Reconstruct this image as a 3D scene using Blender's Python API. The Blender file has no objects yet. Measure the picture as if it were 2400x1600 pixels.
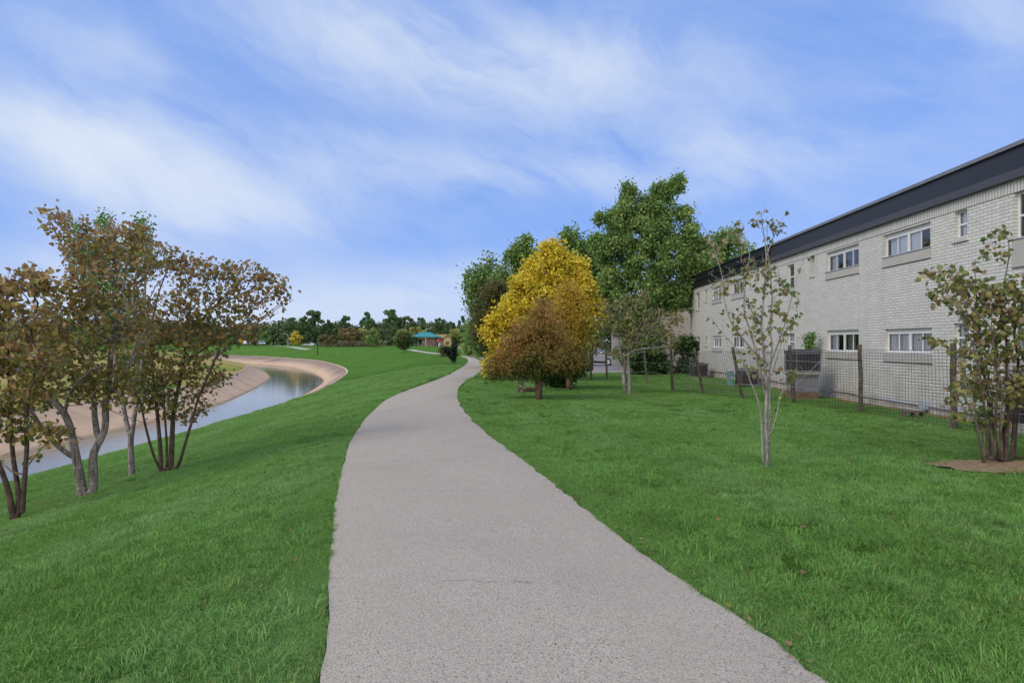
import bpy, math, random
import numpy as np
from mathutils import Vector, Matrix, Euler
rng = np.random.default_rng(7)
random.seed(7)
R = math.radians
sc = bpy.context.scene
COL = sc.collection
F = 1400.0      # focal length of the photo in pixels of its 2400 px width
EYE = 1.65
HOR = 802.0

# ------------------------------------------------------------------ camera, light, exposure
cam_d = bpy.data.cameras.new('camera'); cam = bpy.data.objects.new('camera', cam_d); COL.objects.link(cam)
cam.location = (0, 0, EYE); cam.rotation_euler = (R(90), 0, 0)
cam_d.sensor_width = 36; cam_d.lens = 36 * F / 2400; cam_d.shift_y = 2 / 2400
cam_d.clip_start = 0.05; cam_d.clip_end = 3000
sc.camera = cam
sc.view_settings.view_transform = 'Standard'; sc.view_settings.look = 'None'
sc.view_settings.gamma = 1; sc.view_settings.use_curve_mapping = False
sc.view_settings.exposure = 0.55

SUN_AZ, SUN_EL = 236.0, 40.0      # compass azimuth clockwise from +Y, elevation
sun_d = bpy.data.lights.new('sun', 'SUN'); sun = bpy.data.objects.new('sun', sun_d); COL.objects.link(sun)
sun_d.energy = 1.3; sun_d.angle = R(28); sun_d.color = (1.0, 0.92, 0.80)
sd = Vector((math.sin(R(SUN_AZ)) * math.cos(R(SUN_EL)), math.cos(R(SUN_AZ)) * math.cos(R(SUN_EL)), math.sin(R(SUN_EL))))
sun.rotation_euler = sd.to_track_quat('Z', 'Y').to_euler()

class NT:
    """tiny node helper"""
    def __init__(s, nt): s.nt = nt; s.N = nt.nodes; s.L = nt.links
    def n(s, t, **kw):
        nd = s.N.new(t)
        for k, v in kw.items(): setattr(nd, k, v)
        return nd
    def put(s, sock, v):
        if isinstance(v, bpy.types.NodeSocket): s.L.new(v, sock)
        elif v is not None: sock.default_value = v
    def m(s, op, a, b=None, c=None, clamp=False):
        nd = s.n('ShaderNodeMath', operation=op); nd.use_clamp = clamp
        for i, v in enumerate((a, b, c)):
            if v is not None: s.put(nd.inputs[i], v)
        return nd.outputs[0]
    def vm(s, op, a, b=None):
        nd = s.n('ShaderNodeVectorMath', operation=op)
        s.put(nd.inputs[0], a)
        if b is not None: s.put(nd.inputs[1], b)
        return nd.outputs['Value'] if op in ('LENGTH', 'DOT_PRODUCT', 'DISTANCE') else nd.outputs[0]
    def comb(s, x, y, z):
        nd = s.n('ShaderNodeCombineXYZ')
        for i, v in enumerate((x, y, z)): s.put(nd.inputs[i], v)
        return nd.outputs[0]
    def sep(s, v):
        nd = s.n('ShaderNodeSeparateXYZ'); s.L.new(v, nd.inputs[0]); return nd.outputs
    def noise(s, vec, scale, detail=4, rough=0.55, dist=0.0, col=False):
        nd = s.n('ShaderNodeTexNoise')
        if vec is not None: s.put(nd.inputs['Vector'], vec)
        nd.inputs['Scale'].default_value = scale; nd.inputs['Detail'].default_value = detail
        nd.inputs['Roughness'].default_value = rough; nd.inputs['Distortion'].default_value = dist
        return nd.outputs['Color' if col else 'Fac']
    def mix(s, f, a, b, mode='MIX'):
        nd = s.n('ShaderNodeMix', data_type='RGBA', blend_type=mode)
        s.put(nd.inputs[0], f)
        for i, v in ((6, a), (7, b)):
            if not isinstance(v, bpy.types.NodeSocket): v = (*v[:3], 1)
            s.put(nd.inputs[i], v)
        return nd.outputs[2]
    def ramp(s, f, stops, interp='LINEAR'):
        nd = s.n('ShaderNodeValToRGB'); cr = nd.color_ramp; cr.interpolation = interp
        while len(cr.elements) < len(stops): cr.elements.new(0.5)
        for e, (p, c) in zip(cr.elements, stops):
            e.position = p; e.color = (*c, 1) if len(c) == 3 else c
        s.put(nd.inputs[0], f); return nd.outputs[0]
    def mr(s, v, a, b, c=0, d=1, smooth=False):
        nd = s.n('ShaderNodeMapRange'); nd.clamp = True
        if smooth: nd.interpolation_type = 'SMOOTHSTEP'
        s.put(nd.inputs[0], v)
        for i, x in enumerate((a, b, c, d)): nd.inputs[i + 1].default_value = x
        return nd.outputs[0]

# sky: Nishita with cirrus
w = bpy.data.worlds.new('World'); sc.world = w; w.use_nodes = True
t = NT(w.node_tree); t.N.clear()
out = t.n('ShaderNodeOutputWorld'); bg = t.n('ShaderNodeBackground')
sky = t.n('ShaderNodeTexSky', sky_type='NISHITA'); sky.sun_disc = False
sky.sun_elevation = R(SUN_EL); sky.sun_rotation = R(SUN_AZ); sky.air_density = 1.0; sky.dust_density = 0.4; sky.ozone_density = 2.0
tc = t.n('ShaderNodeTexCoord'); d = t.vm('NORMALIZE', tc.outputs['Generated'])
dx, dy, dz = t.sep(d)
az = t.m('ARCTAN2', dx, dy); el = t.m('ARCSINE', dz)
# slow warp so that the streaks fray
wn = t.noise(d, 2.6, 5, 0.6, 0.3, col=True)
wv = t.vm('SUBTRACT', wn, (0.5, 0.5, 0.5)); wx, wy, wz = t.sep(wv)
azw = t.m('ADD', az, t.m('MULTIPLY', wx, 0.20)); elw = t.m('ADD', el, t.m('MULTIPLY', wy, 0.15))
def azel(px, py):
    a = math.atan((px - 1200) / F); return a, math.atan((HOR - py) / math.hypot(F, px - 1200))
def streak(p0, p1, width, amp):
    a0, e0 = azel(*p0); a1, e1 = azel(*p1)
    cx, cy = (a0 + a1) / 2, (e0 + e1) / 2; L = math.hypot(a1 - a0, e1 - e0) / 2; th = math.atan2(e1 - e0, a1 - a0)
    X = t.m('SUBTRACT', azw, cx); Y = t.m('SUBTRACT', elw, cy)
    c, s_ = math.cos(th), math.sin(th)
    U = t.m('ADD', t.m('MULTIPLY', X, c / L), t.m('MULTIPLY', Y, s_ / L))
    V = t.m('ADD', t.m('MULTIPLY', X, -s_ * F / width), t.m('MULTIPLY', Y, c * F / width))
    r2 = t.m('ADD', t.m('POWER', t.m('ABSOLUTE', U), 2.6), t.m('MULTIPLY', V, V))
    return t.m('MULTIPLY', t.m('EXPONENT', t.m('MULTIPLY', r2, -1.0)), amp)
S = [streak((560, -60), (1450, 230), 95, 0.95), streak((1050, 40), (1900, 260), 90, 0.32),
     streak((-150, 270), (760, 520), 75, 1.05), streak((-150, 170), (380, 360), 80, 0.60),
     streak((300, 260), (1000, 420), 80, 0.40), streak((900, 380), (1900, 400), 50, 0.55),
     streak((560, 720), (1200, 700), 60, 0.85), streak((-60, 620), (420, 640), 110, 0.80),
     streak((60, 20), (420, 180), 60, 0.30), streak((2150, 20), (2600, 60), 55, 0.50),
     streak((1500, 300), (1900, 420), 40, 0.35), streak((1900, 430), (2400, 120), 90, 0.22)]
acc = S[0]
for s_ in S[1:]: acc = t.m('ADD', acc, s_)
# fibrous detail, drawn out along the wind
c, s_ = math.cos(R(-22)), math.sin(R(-22))
U = t.m('ADD', t.m('MULTIPLY', azw, c), t.m('MULTIPLY', elw, s_)); V = t.m('ADD', t.m('MULTIPLY', azw, -s_), t.m('MULTIPLY', elw, c))
fib = t.noise(t.comb(t.m('MULTIPLY', U, 2.4), t.m('MULTIPLY', V, 7.0), 0.3), 1.6, 8, 0.62, 0.35)
soft = t.noise(d, 3.1, 4, 0.5)
tex = t.m('ADD', t.mr(fib, 0.32, 0.68, 0.25, 1.15), t.mr(soft, 0.35, 0.65, -0.15, 0.2))
mask = t.m('MULTIPLY', acc, tex)
# thin veil everywhere, plus unseen cloud added behind the viewer as neutral fill light
veil = t.m('ADD', t.mr(fib, 0.35, 0.75, 0.0, 0.16), t.mr(dy, 0.35, -0.35, 0.0, 0.85, True))
mask = t.m('ADD', mask, veil)
hz = t.mr(el, 0.0, 0.16, 0.75, 0.0)          # pale air low down
mask = t.m('ADD', mask, hz)
mask = t.m('SUBTRACT', 1.0, t.m('EXPONENT', t.m('MULTIPLY', mask, -1.25)), clamp=True)
SKYGAIN = 0.1
skyc = t.mix(0.78, t.mix(1.0, sky.outputs[0], (0.75, 0.80, 1.1), 'MULTIPLY'), (1.55, 2.85, 6.3))
cloudc = t.mix(t.mr(soft, 0.3, 0.7), (4.8, 5.4, 6.3), (5.3, 5.8, 6.5))
cloudc = t.mix(t.mr(dy, 0.15, -0.45, 0.0, 1.0, True), cloudc, (12.5, 11.8, 11.0))  # unseen cloud behind the viewer made brighter and whiter to add fill
fin = t.mix(mask, skyc, cloudc)
t.L.new(fin, bg.inputs[0]); bg.inputs[1].default_value = SKYGAIN
t.L.new(bg.outputs[0], out.inputs[0])

# ------------------------------------------------------------------ helpers
def at(px, py, D): return np.array([(px - 1200) / F * D, D, EYE + (HOR - py) / F * D])
def tag(o, label=None, cat=None, group=None, kind=None):
    if label: o['label'] = label
    if cat: o['category'] = cat
    if group: o['group'] = group
    if kind: o['kind'] = kind
    return o
def thing(name, label, cat, loc=(0, 0, 0), rz=0, group=None):
    o = bpy.data.objects.new(name, None); COL.objects.link(o); o.empty_display_size = 0.2
    o.location = loc; o.rotation_euler = (0, 0, rz)
    return tag(o, label, cat, group)
def mesh_np(name, V, faces, mat, parent=None, smooth=False, attrs=None, local=False):
    """V (n,3); faces: list of (m,k) arrays; one mesh object"""
    V = np.asarray(V, dtype=np.float64)
    if parent is not None and not local: V = V - np.array(parent.location)
    me = bpy.data.meshes.new(name)
    fl = [np.asarray(f) for f in (faces if isinstance(faces, list) else [faces]) if len(f)]
    me.vertices.add(len(V)); me.vertices.foreach_set('co', V.astype(np.float32).ravel())
    li = np.concatenate([f.ravel() for f in fl]); ct = np.concatenate([np.full(len(f), f.shape[1]) for f in fl])
    me.loops.add(len(li)); me.loops.foreach_set('vertex_index', li.astype(np.int32))
    me.polygons.add(len(ct))
    st = np.concatenate([[0], np.cumsum(ct)[:-1]])
    me.polygons.foreach_set('loop_start', st.astype(np.int32))
    if smooth: me.polygons.foreach_set('use_smooth', np.ones(len(ct), dtype=bool))
    if attrs:
        for k, a in attrs.items():
            at_ = me.attributes.new(k, 'FLOAT', 'POINT'); at_.data.foreach_set('value', np.asarray(a, dtype=np.float32))
    me.update(); me.validate()
    o = bpy.data.objects.new(name, me); COL.objects.link(o)
    if mat: me.materials.append(mat)
    if parent is not None: o.parent = parent
    return o
class MB:
    def __init__(s): s.v = []; s.f = []
    def add(s, vs, fs):
        b = len(s.v); s.v += [tuple(map(float, v)) for v in vs]; s.f += [tuple(b + i for i in f) for f in fs]
    def box(s, a, b):
        x0, y0, z0 = a; x1, y1, z1 = b
        s.add([(x0,y0,z0),(x1,y0,z0),(x1,y1,z0),(x0,y1,z0),(x0,y0,z1),(x1,y0,z1),(x1,y1,z1),(x0,y1,z1)],
              [(0,3,2,1),(4,5,6,7),(0,1,5,4),(1,2,6,5),(2,3,7,6),(3,0,4,7)])
    def bar(s, p, q, r, n=4, r2=None, cap=True):
        p = Vector(p); q = Vector(q); dd = (q - p)
        if dd.length < 1e-6: return
        z = dd.normalized(); a = Vector((0, 0, 1)) if abs(z.z) < 0.9 else Vector((1, 0, 0))
        x = z.cross(a).normalized(); y = z.cross(x); r2 = r if r2 is None else r2
        vs = []
        for P_, rr in ((p, r), (q, r2)):
            for k in range(n):
                th = 2 * math.pi * (k + .5) / n; vs.append(P_ + x * math.cos(th) * rr + y * math.sin(th) * rr)
        fs = [(k, (k + 1) % n, n + (k + 1) % n, n + k) for k in range(n)]
        if cap: fs += [tuple(range(n - 1, -1, -1)), tuple(range(n, 2 * n))]
        s.add(vs, fs)
    def prism(s, poly, axis, a, b):
        """poly in the two other axes"""
        def mk(p, t_):
            if axis == 'x': return (t_, p[0], p[1])
            if axis == 'y': return (p[0], t_, p[1])
            return (p[0], p[1], t_)
        n = len(poly)
        s.add([mk(p, a) for p in poly] + [mk(p, b) for p in poly],
              [tuple(range(n - 1, -1, -1)), tuple(range(n, 2 * n))] + [(k, (k + 1) % n, n + (k + 1) % n, n + k) for k in range(n)])
    def build(s, name, mat, parent=None, smooth=False, bevel=0, local=True):
        me = bpy.data.meshes.new(name); me.from_pydata(s.v, [], s.f); me.update()
        o = bpy.data.objects.new(name, me); COL.objects.link(o)
        if mat: me.materials.append(mat)
        if parent is not None:
            o.parent = parent
            if not local:
                l = parent.location
                for v in me.vertices: v.co -= l
        if smooth:
            for p in me.polygons: p.use_smooth = True
        if bevel:
            m = o.modifiers.new('bevel', 'BEVEL'); m.width = bevel; m.segments = 2; m.limit_method = 'ANGLE'
        return o

def new_mat(name):
    m = bpy.data.materials.new(name); m.use_nodes = True
    t = NT(m.node_tree); p = t.N['Principled BSDF']; p.inputs['Roughness'].default_value = 0.8
    try: p.inputs['Specular IOR Level'].default_value = 0.3
    except Exception: pass
    return m, t, p
def bump(t, p, h, strength=0.5, dist=0.02):
    b = t.n('ShaderNodeBump'); b.inputs['Strength'].default_value = strength; b.inputs['Distance'].default_value = dist
    t.put(b.inputs['Height'], h); t.L.new(b.outputs[0], p.inputs['Normal'])
def flat_mat(name, c, rough=0.6, metal=0.0, var=0.12, scale=3.0, spec=0.3, bmp=0.0):
    m, t, p = new_mat(name)
    g = t.n('ShaderNodeNewGeometry')
    n1 = t.noise(g.outputs['Position'], scale, 6, 0.6)
    dk = tuple(x * (1 - var) for x in c); lt = tuple(min(1, x * (1 + var)) for x in c)
    t.L.new(t.mix(t.mr(n1, 0.3, 0.7), dk, lt), p.inputs['Base Color'])
    p.inputs['Roughness'].default_value = rough; p.inputs['Metallic'].default_value = metal
    p.inputs['Specular IOR Level'].default_value = spec
    if bmp: bump(t, p, t.noise(g.outputs['Position'], scale * 12, 4), bmp, 0.01)
    return m
def leaf_mat(name, stops, trans=0.35, rough=0.5, clump=1.2, cl=0.25):
    m, t, p = new_mat(name)
    a = t.n('ShaderNodeAttribute', attribute_name='var')
    g = t.n('ShaderNodeNewGeometry')
    n1 = t.noise(g.outputs['Position'], clump, 2)
    f = t.m('ADD', t.m('MULTIPLY', a.outputs['Fac'], 1 - cl), t.mr(n1, 0.32, 0.68, 0, cl), clamp=True)
    c = t.ramp(f, stops)
    t.L.new(c, p.inputs['Base Color']); p.inputs['Roughness'].default_value = rough
    tr = t.n('ShaderNodeBsdfTranslucent'); t.L.new(c, tr.inputs[0])
    mx = t.n('ShaderNodeMixShader'); mx.inputs[0].default_value = trans
    t.L.new(p.outputs[0], mx.inputs[1]); t.L.new(tr.outputs[0], mx.inputs[2])
    t.L.new(mx.outputs[0], t.N['Material Output'].inputs[0])
    return m
def bark_mat(name, c1, c2, scale=14):
    m, t, p = new_mat(name); g = t.n('ShaderNodeNewGeometry')
    mp = t.vm('MULTIPLY', g.outputs['Position'], (1, 1, 0.35))
    n1 = t.noise(mp, scale, 6, 0.7, 0.5); n2 = t.noise(g.outputs['Position'], 3.0, 3)
    c = t.mix(t.mr(n1, 0.35, 0.65), c1, c2)
    c = t.mix(t.mr(n2, 0.5, 0.75, 0, 0.35), c, tuple(x * 1.5 for x in c2))
    th_ = t.n('ShaderNodeAttribute', attribute_name='thin').outputs['Fac']; c = t.mix(t.m('MULTIPLY', th_, .6), c, (0.34, 0.31, 0.295))
    bd = t.noise(t.vm('MULTIPLY', g.outputs['Position'], (.6, .6, 2.2)), 7, 4, .6); c = t.mix(t.mr(bd, .56, .66, 0, .4), c, tuple(min(.5, x * 1.9) for x in c2))
    t.L.new(c, p.inputs['Base Color']); p.inputs['Roughness'].default_value = 0.9; p.inputs['Specular IOR Level'].default_value = 0.1
    bump(t, p, n1, 0.8, 0.02); return m

# ------------------------------------------------------------------ terrain
def ip(tab):
    a = np.array(tab, float)
    def f(y):
        y = np.asarray(y, float); v = np.interp(y, a[:, 0], a[:, 1])
        s1 = (a[-1, 1] - a[-2, 1]) / (a[-1, 0] - a[-2, 0])
        return np.where(y > a[-1, 0], a[-1, 1] + (y - a[-1, 0]) * s1, v)
    def g(y):   # lightly smoothed
        y = np.asarray(y, float); k = 4.0 * np.clip(y / 60, 0.2, 2)
        return (f(y - k) + f(y - k / 2) + f(y) + f(y + k / 2) + f(y + k)) / 5
    return g
lipO = ip([(-60,-13.1),(16,-13.1),(30,-13.3),(44,-14.2),(58,-16.8),(73,-19.9),(85,-23.6),(100,-29.6),(125,-41),(138,-52),(160,-68),(170,-77),(200,-125)])
watO = ip([(-60,-17.0),(30,-17.3),(44,-18.3),(60,-20.6),(77,-24.2),(86,-27.4),(98,-32.6),(114,-40.7),(127.6,-49.2),(136,-56.5),(142,-63),(160,-88),(180,-120)])
watI = ip([(-60,-22.6),(26,-22.7),(35,-22.9),(49.7,-24),(55.6,-25.6),(67,-28.6),(78,-32),(86,-34.6),(96,-39),(106,-43.8),(124,-53.5),(133,-60),(150,-85),(170,-118)])
lipI = ip([(-60,-26.4),(30,-26.6),(50,-27.6),(62,-30.6),(71,-33.2),(85,-38),(103,-45.6),(115,-53),(127,-64),(150,-98),(165,-124)])
WZ = -3.5
def zplat(y):
    y = np.asarray(y, float)
    return np.interp(y, [-50, 4, 55, 80, 180, 420], [0.03, 0, -0.42, -0.42, 0.28, 0.9])
def vnoise(x, y):
    return (np.sin(x * .37 + 1.3) * np.cos(y * .29 + .4) + .6 * np.sin(x * .91 + y * .73) + .4 * np.sin(x * 1.7 - y * 1.3 + 2)) / 2
def zt(x, y):
    x = np.asarray(x, float); y = np.asarray(y, float); x, y = np.broadcast_arrays(x, y)
    lo, wo, wi, li = lipO(y), watO(y), watI(y), lipI(y)
    c = np.interp(y, [60, 130], [1, 0.62])
    slope = 0.19 * c * np.interp(y, [60, 120, 160], [1, 0.85, 0.75])
    zp = zplat(y)
    h = -2 + np.maximum(0, x - lo) * slope
    k = 0.35; e = np.clip(0.5 + 0.5 * (zp - h) / k, 0, 1)
    zr = h * e + zp * (1 - e) - k * e * (1 - e) + 0.0
    zr = zr + vnoise(x, y) * 0.03 * np.clip((y - 8) / 20, 0, 1) * np.clip((x - lo) / 3, 0, 1)
    hl = -2.1 + np.maximum(0, li - x) * 0.16; e = np.clip(0.5 + 0.5 * (zp + .1 - hl) / k, 0, 1)
    zl = hl * e + (zp + .1) * (1 - e) - k * e * (1 - e) + vnoise(x, y) * .04 * np.clip((li - x) / 3, 0, 1)
    so = 1.5 / np.maximum(0.5, lo - wo); si = 1.4 / np.maximum(0.5, wi - li)
    zc = np.maximum(-4.3, np.maximum(-2 - (lo - x) * so, -2.1 - (x - li) * si))
    return np.where(x >= lo, zr, np.where(x <= li, zl, zc))
def hit(px, py):
    """where the sight line through a photo pixel meets the ground"""
    D = np.concatenate([np.linspace(1.5, 60, 2400), np.linspace(60, 420, 5000)])
    P = (px - 1200) / F * D; Z = EYE + (HOR - py) / F * D
    g = zt(P, D); k = np.argmax(Z <= g)
    if Z[k] > g[k]: k = len(D) - 1
    return np.array([P[k], D[k], g[k]])

ys = np.concatenate([np.arange(-16, 60, .5), np.arange(60, 160, 1.2), np.arange(160, 420, 6), [440, 600, 1000]])
def strip(us, kind):
    X = []
    for y in ys:
        lo, wo, wi, li = (float(f(y)) for f in (lipO, watO, watI, lipI))
        if kind == 'R': X.append(lo + us)
        if kind == 'L': X.append(li - us)
        if kind == 'C':
            bp = [li, wi, wi + .9, wo - .9, wo, lo]; X.append(np.interp(us, range(6), bp))
    X = np.array(X); Y = np.repeat(ys[:, None], len(us), 1)
    return X, Y, zt(X, Y)
def grid_faces(r, c, base=0, flip=False):
    i = np.arange(r - 1)[:, None] * c + np.arange(c - 1)[None, :]
    q = np.stack([i, i + 1, i + c + 1, i + c], -1).reshape(-1, 4) + base
    return q[:, ::-1] if flip else q

def ground_color(t, pos):
    """lawn colour shared by ground and blades: mown, patchy"""
    x, y, z = t.sep(pos)
    n1 = t.noise(pos, 0.35, 4, 0.6); n2 = t.noise(pos, 2.2, 5, 0.65)
    wv_ = t.noise(t.vm('MULTIPLY', pos, (0.9, 0.25, 1)), 0.9, 4, 0.6)
    c = t.mix(t.mr(n1, 0.35, 0.66), (0.128, 0.285, 0.050), (0.175, 0.375, 0.082))
    c = t.mix(t.mr(wv_, 0.48, 0.72, 0, 0.6), c, (0.22, 0.40, 0.13))
    n5 = t.noise(pos, 0.9, 6, 0.7)
    c = t.mix(t.mr(n5, 0.60, 0.74, 0, 0.55), c, (0.155, 0.195, 0.055))
    c = t.mix(t.mr(n2, 0.55, 0.8, 0, 0.6), c, (0.080, 0.190, 0.034))
    return c
mG, t, p = new_mat('lawn_ground'); g = t.n('ShaderNodeNewGeometry'); pos = g.outputs['Position']
c = ground_color(t, pos)
fine = t.noise(pos, 22, 4, 0.7)
far_ = t.mr(t.sep(pos)[1], 30, 70, 1.0, 0.35)
c = t.mix(t.m('MULTIPLY', t.mr(fine, 0.3, 0.7, 0.15, 0.75), far_), c, (0.035, 0.075, 0.014))
c = t.mix(1.0, c, (0.60, 0.60, 0.58), 'MULTIPLY')
t.L.new(c, p.inputs['Base Color']); p.inputs['Roughness'].default_value = 1.0; p.inputs['Specular IOR Level'].default_value = 0.0
bump(t, p, t.m('ADD', t.noise(pos, 7, 6, 0.75), t.noise(pos, 30, 3, 0.7)), 1.0, 0.06)
mGL, t, p = new_mat('far_bank_ground'); g = t.n('ShaderNodeNewGeometry'); pos = g.outputs['Position']
n1 = t.noise(pos, 0.12, 5, 0.6); n2 = t.noise(pos, 1.3, 5, 0.7)
c = t.mix(t.mr(n1, 0.42, 0.62), (0.26, 0.25, 0.075), (0.42, 0.29, 0.14))
c = t.mix(t.mr(n2, 0.4, 0.7, 0, 0.7), c, (0.27, 0.28, 0.08))
c = t.mix(t.mr(t.noise(pos, 0.07, 3), 0.5, 0.6), c, (0.075, 0.16, 0.03))
t.L.new(c, p.inputs['Base Color']); p.inputs['Specular IOR Level'].default_value = 0.0; bump(t, p, n2, 1.0, 0.08)
uR = np.concatenate([np.linspace(0, 26, 66), np.geomspace(27, 1400, 34)]); uL = np.concatenate([np.linspace(0, 20, 26), np.geomspace(21, 1400, 30)])
X, Y, Z = strip(uR, 'R'); nv = X.size
V = np.stack([X, Y, Z], -1).reshape(-1, 3); f1 = grid_faces(*X.shape)
gr = mesh_np('ground', V, f1, mG, smooth=True); tag(gr, kind='structure')
X, Y, Z = strip(uL, 'L')
gl = mesh_np('far_bank', np.stack([X, Y, Z], -1).reshape(-1, 3), grid_faces(*X.shape, flip=True), mGL, smooth=True); tag(gl, kind='structure')
# poured concrete lining
mC, t, p = new_mat('channel_concrete'); g = t.n('ShaderNodeNewGeometry'); pos = g.outputs['Position']
at_ = t.n('ShaderNodeAttribute', attribute_name='across'); al = t.n('ShaderNodeAttribute', attribute_name='along')
ac = at_.outputs['Fac']; ln = al.outputs['Fac']
n1 = t.noise(pos, 0.8, 5, 0.6)
c = t.mix(t.mr(n1, 0.35, 0.65), (0.47, 0.335, 0.225), (0.55, 0.40, 0.275))
st = t.noise(t.comb(t.m('MULTIPLY', ln, 0.9), t.m('MULTIPLY', ac, .6), 0), 1.0, 6, 0.7)
topd = t.m('MULTIPLY', t.mr(t.m('ADD', t.m('ABSOLUTE', t.m('SUBTRACT', ac, 2.5)), t.m('MULTIPLY', t.m('SUBTRACT', st, .5), 1.6)), 1.85, 2.25), t.mr(st, 0.36, 0.56, .25, 1))
side = t.mr(ac, 2.5, 4.0, 0.3, 1.0)
c = t.mix(t.m('MULTIPLY', t.m('MULTIPLY', topd, side), 0.95), c, (0.165, 0.130, 0.122))
jf = t.m('ABSOLUTE', t.m('SUBTRACT', t.m('FRACT', t.m('DIVIDE', t.m('ADD', ln, t.m('MULTIPLY', n1, .4)), 6.0)), 0.5))
joint = t.mr(jf, 0.465, 0.488)
c = t.mix(t.m('MULTIPLY', joint, 0.7), c, (0.13, 0.10, 0.09))
wet = t.mr(t.sep(pos)[2], WZ + 0.05, WZ + 0.16, 0.55, 0.0)
c = t.mix(wet, c, (0.16, 0.12, 0.08))
t.L.new(c, p.inputs['Base Color']); p.inputs['Specular IOR Level'].default_value = 0.05; bump(t, p, t.m('SUBTRACT', t.noise(pos, 12, 4), joint), 0.4, 0.02)
uC = np.linspace(0, 5, 41)
X, Y, Z = strip(uC, 'C')
sl = np.concatenate([[0], np.cumsum(np.hypot(np.diff(ys), np.diff(lipO(ys))))])
li_ = mesh_np('channel_lining', np.stack([X, Y, Z], -1).reshape(-1, 3), grid_faces(*X.shape), mC, smooth=False,
              attrs={'across': np.tile(uC, len(ys)), 'along': np.repeat(sl, len(uC))}); tag(li_, kind='structure')
# concrete kerb lip and the little stepped outlet on the far side
kb = MB(); yk = np.concatenate([np.arange(-10, 60, 2.0), np.arange(60, 165, 2.5)])
for a, b in zip(yk[:-1], yk[1:]):
    for f_, z0, s_ in ((lipO, -2.0, 1), (lipI, -2.1, -1)):
        xa, xb = float(f_(a)), float(f_(b)); w_ = 0.22 * s_
        kb.add([(xa, a, z0 + .035), (xa - w_, a, z0 - .04), (xb - w_, b, z0 - .04), (xb, b, z0 + .035), (xa, a, z0 - .2), (xb, b, z0 - .2)],
               [(0, 1, 2, 3), (0, 3, 5, 4)])
mK = flat_mat('kerb_concrete', (0.50, 0.36, 0.25), 0.85, var=.2, scale=2)
tag(kb.build('channel_kerb', mK), kind='structure')
# water
mW, t, p = new_mat('channel_water'); g = t.n('ShaderNodeNewGeometry'); pos = g.outputs['Position']
p.inputs['Base Color'].default_value = (0.16, 0.145, 0.095, 1); p.inputs['Roughness'].default_value = 0.06
p.inputs['IOR'].default_value = 1.38; p.inputs['Specular IOR Level'].default_value = 0.5
wv_ = t.noise(t.vm('MULTIPLY', pos, (1.0, 1.6, 1)), 1.6, 4, 0.55, 0.3)
near = t.mr(t.sep(pos)[1], 30, 55, 1.0, 0.35)
bump(t, p, t.m('MULTIPLY', wv_, near), 0.30, 0.05)
X = np.array([[float(watI(y)) - .35, *np.linspace(float(watI(y)) + .5, float(watO(y)) - .5, 8), float(watO(y)) + .35] for y in ys if y < 300])
yw = ys[ys < 300]; Yw = np.repeat(yw[:, None], X.shape[1], 1)
wa = mesh_np('water', np.stack([X, Yw, np.full_like(X, WZ)], -1).reshape(-1, 3), grid_faces(*X.shape), mW, smooth=True); tag(wa, kind='structure')

# ------------------------------------------------------------------ path
PL = [(735,1568),(748,1450),(757,1330),(765,1230),(772,1150),(785,1080),(800,1020),(822,985),(850,950),(890,915),(935,897),(975,882),(1020,866),(1050,850),(1070,838),(1077,828),(1070,821),(1050,816.5)]
PR = [(1878,1568),(1760,1470),(1640,1385),(1530,1310),(1430,1240),(1330,1160),(1230,1080),(1150,1020),(1105,985),(1080,960),(1060,935),(1052,915),(1050,900),(1058,884),(1075,872),(1095,860),(1110,850),(1112,838),(1105,828),(1085,820),(1062,816.5)]
KV = 2400 / 2352
def edge(tab):
    a = np.array([hit(px * KV, py * KV) for px, py in tab]); o = np.argsort(a[:, 1]); return a[o]
eL, eR = edge(PL), edge(PR)
def smooth_edge(e):
    y0, y1 = e[0, 1], e[-1, 1]
    Yd = np.concatenate([np.linspace(-6, 1.0, 16)[:-1], np.geomspace(1.0, y1, 320)])
    s0 = (e[3, 0] - e[0, 0]) / (e[3, 1] - e[0, 1])
    Xd = np.interp(Yd, e[:, 1], e[:, 0]); Xd = np.where(Yd < y0, e[0, 0] + (Yd - y0) * s0, Xd)
    for _ in range(3):
        K = np.exp(-np.linspace(-1.6, 1.6, 11) ** 2); K /= K.sum()
        Xp = np.pad(Xd, 5, mode='edge'); Xd2 = np.convolve(Xp, K, 'valid'); Xd2[:3] = Xd[:3]; Xd = Xd2
    return Yd, Xd
yl, xl = smooth_edge(eL); yr, xr = smooth_edge(eR)
YEND = min(yl[-1], yr[-1])
def pathL(y): return np.interp(y, yl, xl)
def pathR(y): return np.interp(y, yr, xr)
yp = np.concatenate([np.arange(-6, 14, .06), np.arange(14, 40, .25), np.arange(40, YEND, .8)])
nz = lambda a, s: np.interp(a, np.arange(-20, 200, s), rng.normal(0, 1, int(220 / s) + 1)[:len(np.arange(-20, 200, s))])
jl = nz(yp, .11) * .005 + nz(yp, .6) * .012; jr = nz(yp, .1) * .014 + nz(yp, .6) * .02
U = np.linspace(0, 1, 15)
Xp = (pathL(yp) + jl)[:, None] * (1 - U) + (pathR(yp) + jr)[:, None] * U
Yp = np.repeat(yp[:, None], len(U), 1)
Zp = zt(Xp, Yp) + 0.03 - 0.02 * (np.abs(U - .5) * 2) ** 6
mP, t, p = new_mat('path_asphalt'); g = t.n('ShaderNodeNewGeometry'); pos = g.outputs['Position']
peb = t.n('ShaderNodeTexVoronoi'); t.L.new(pos, peb.inputs['Vector']); peb.inputs['Scale'].default_value = 125
n1 = t.noise(pos, 0.9, 5, 0.6); n2 = t.noise(pos, 60, 3, 0.7); n3 = t.noise(pos, 75, 3, 0.75)
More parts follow.
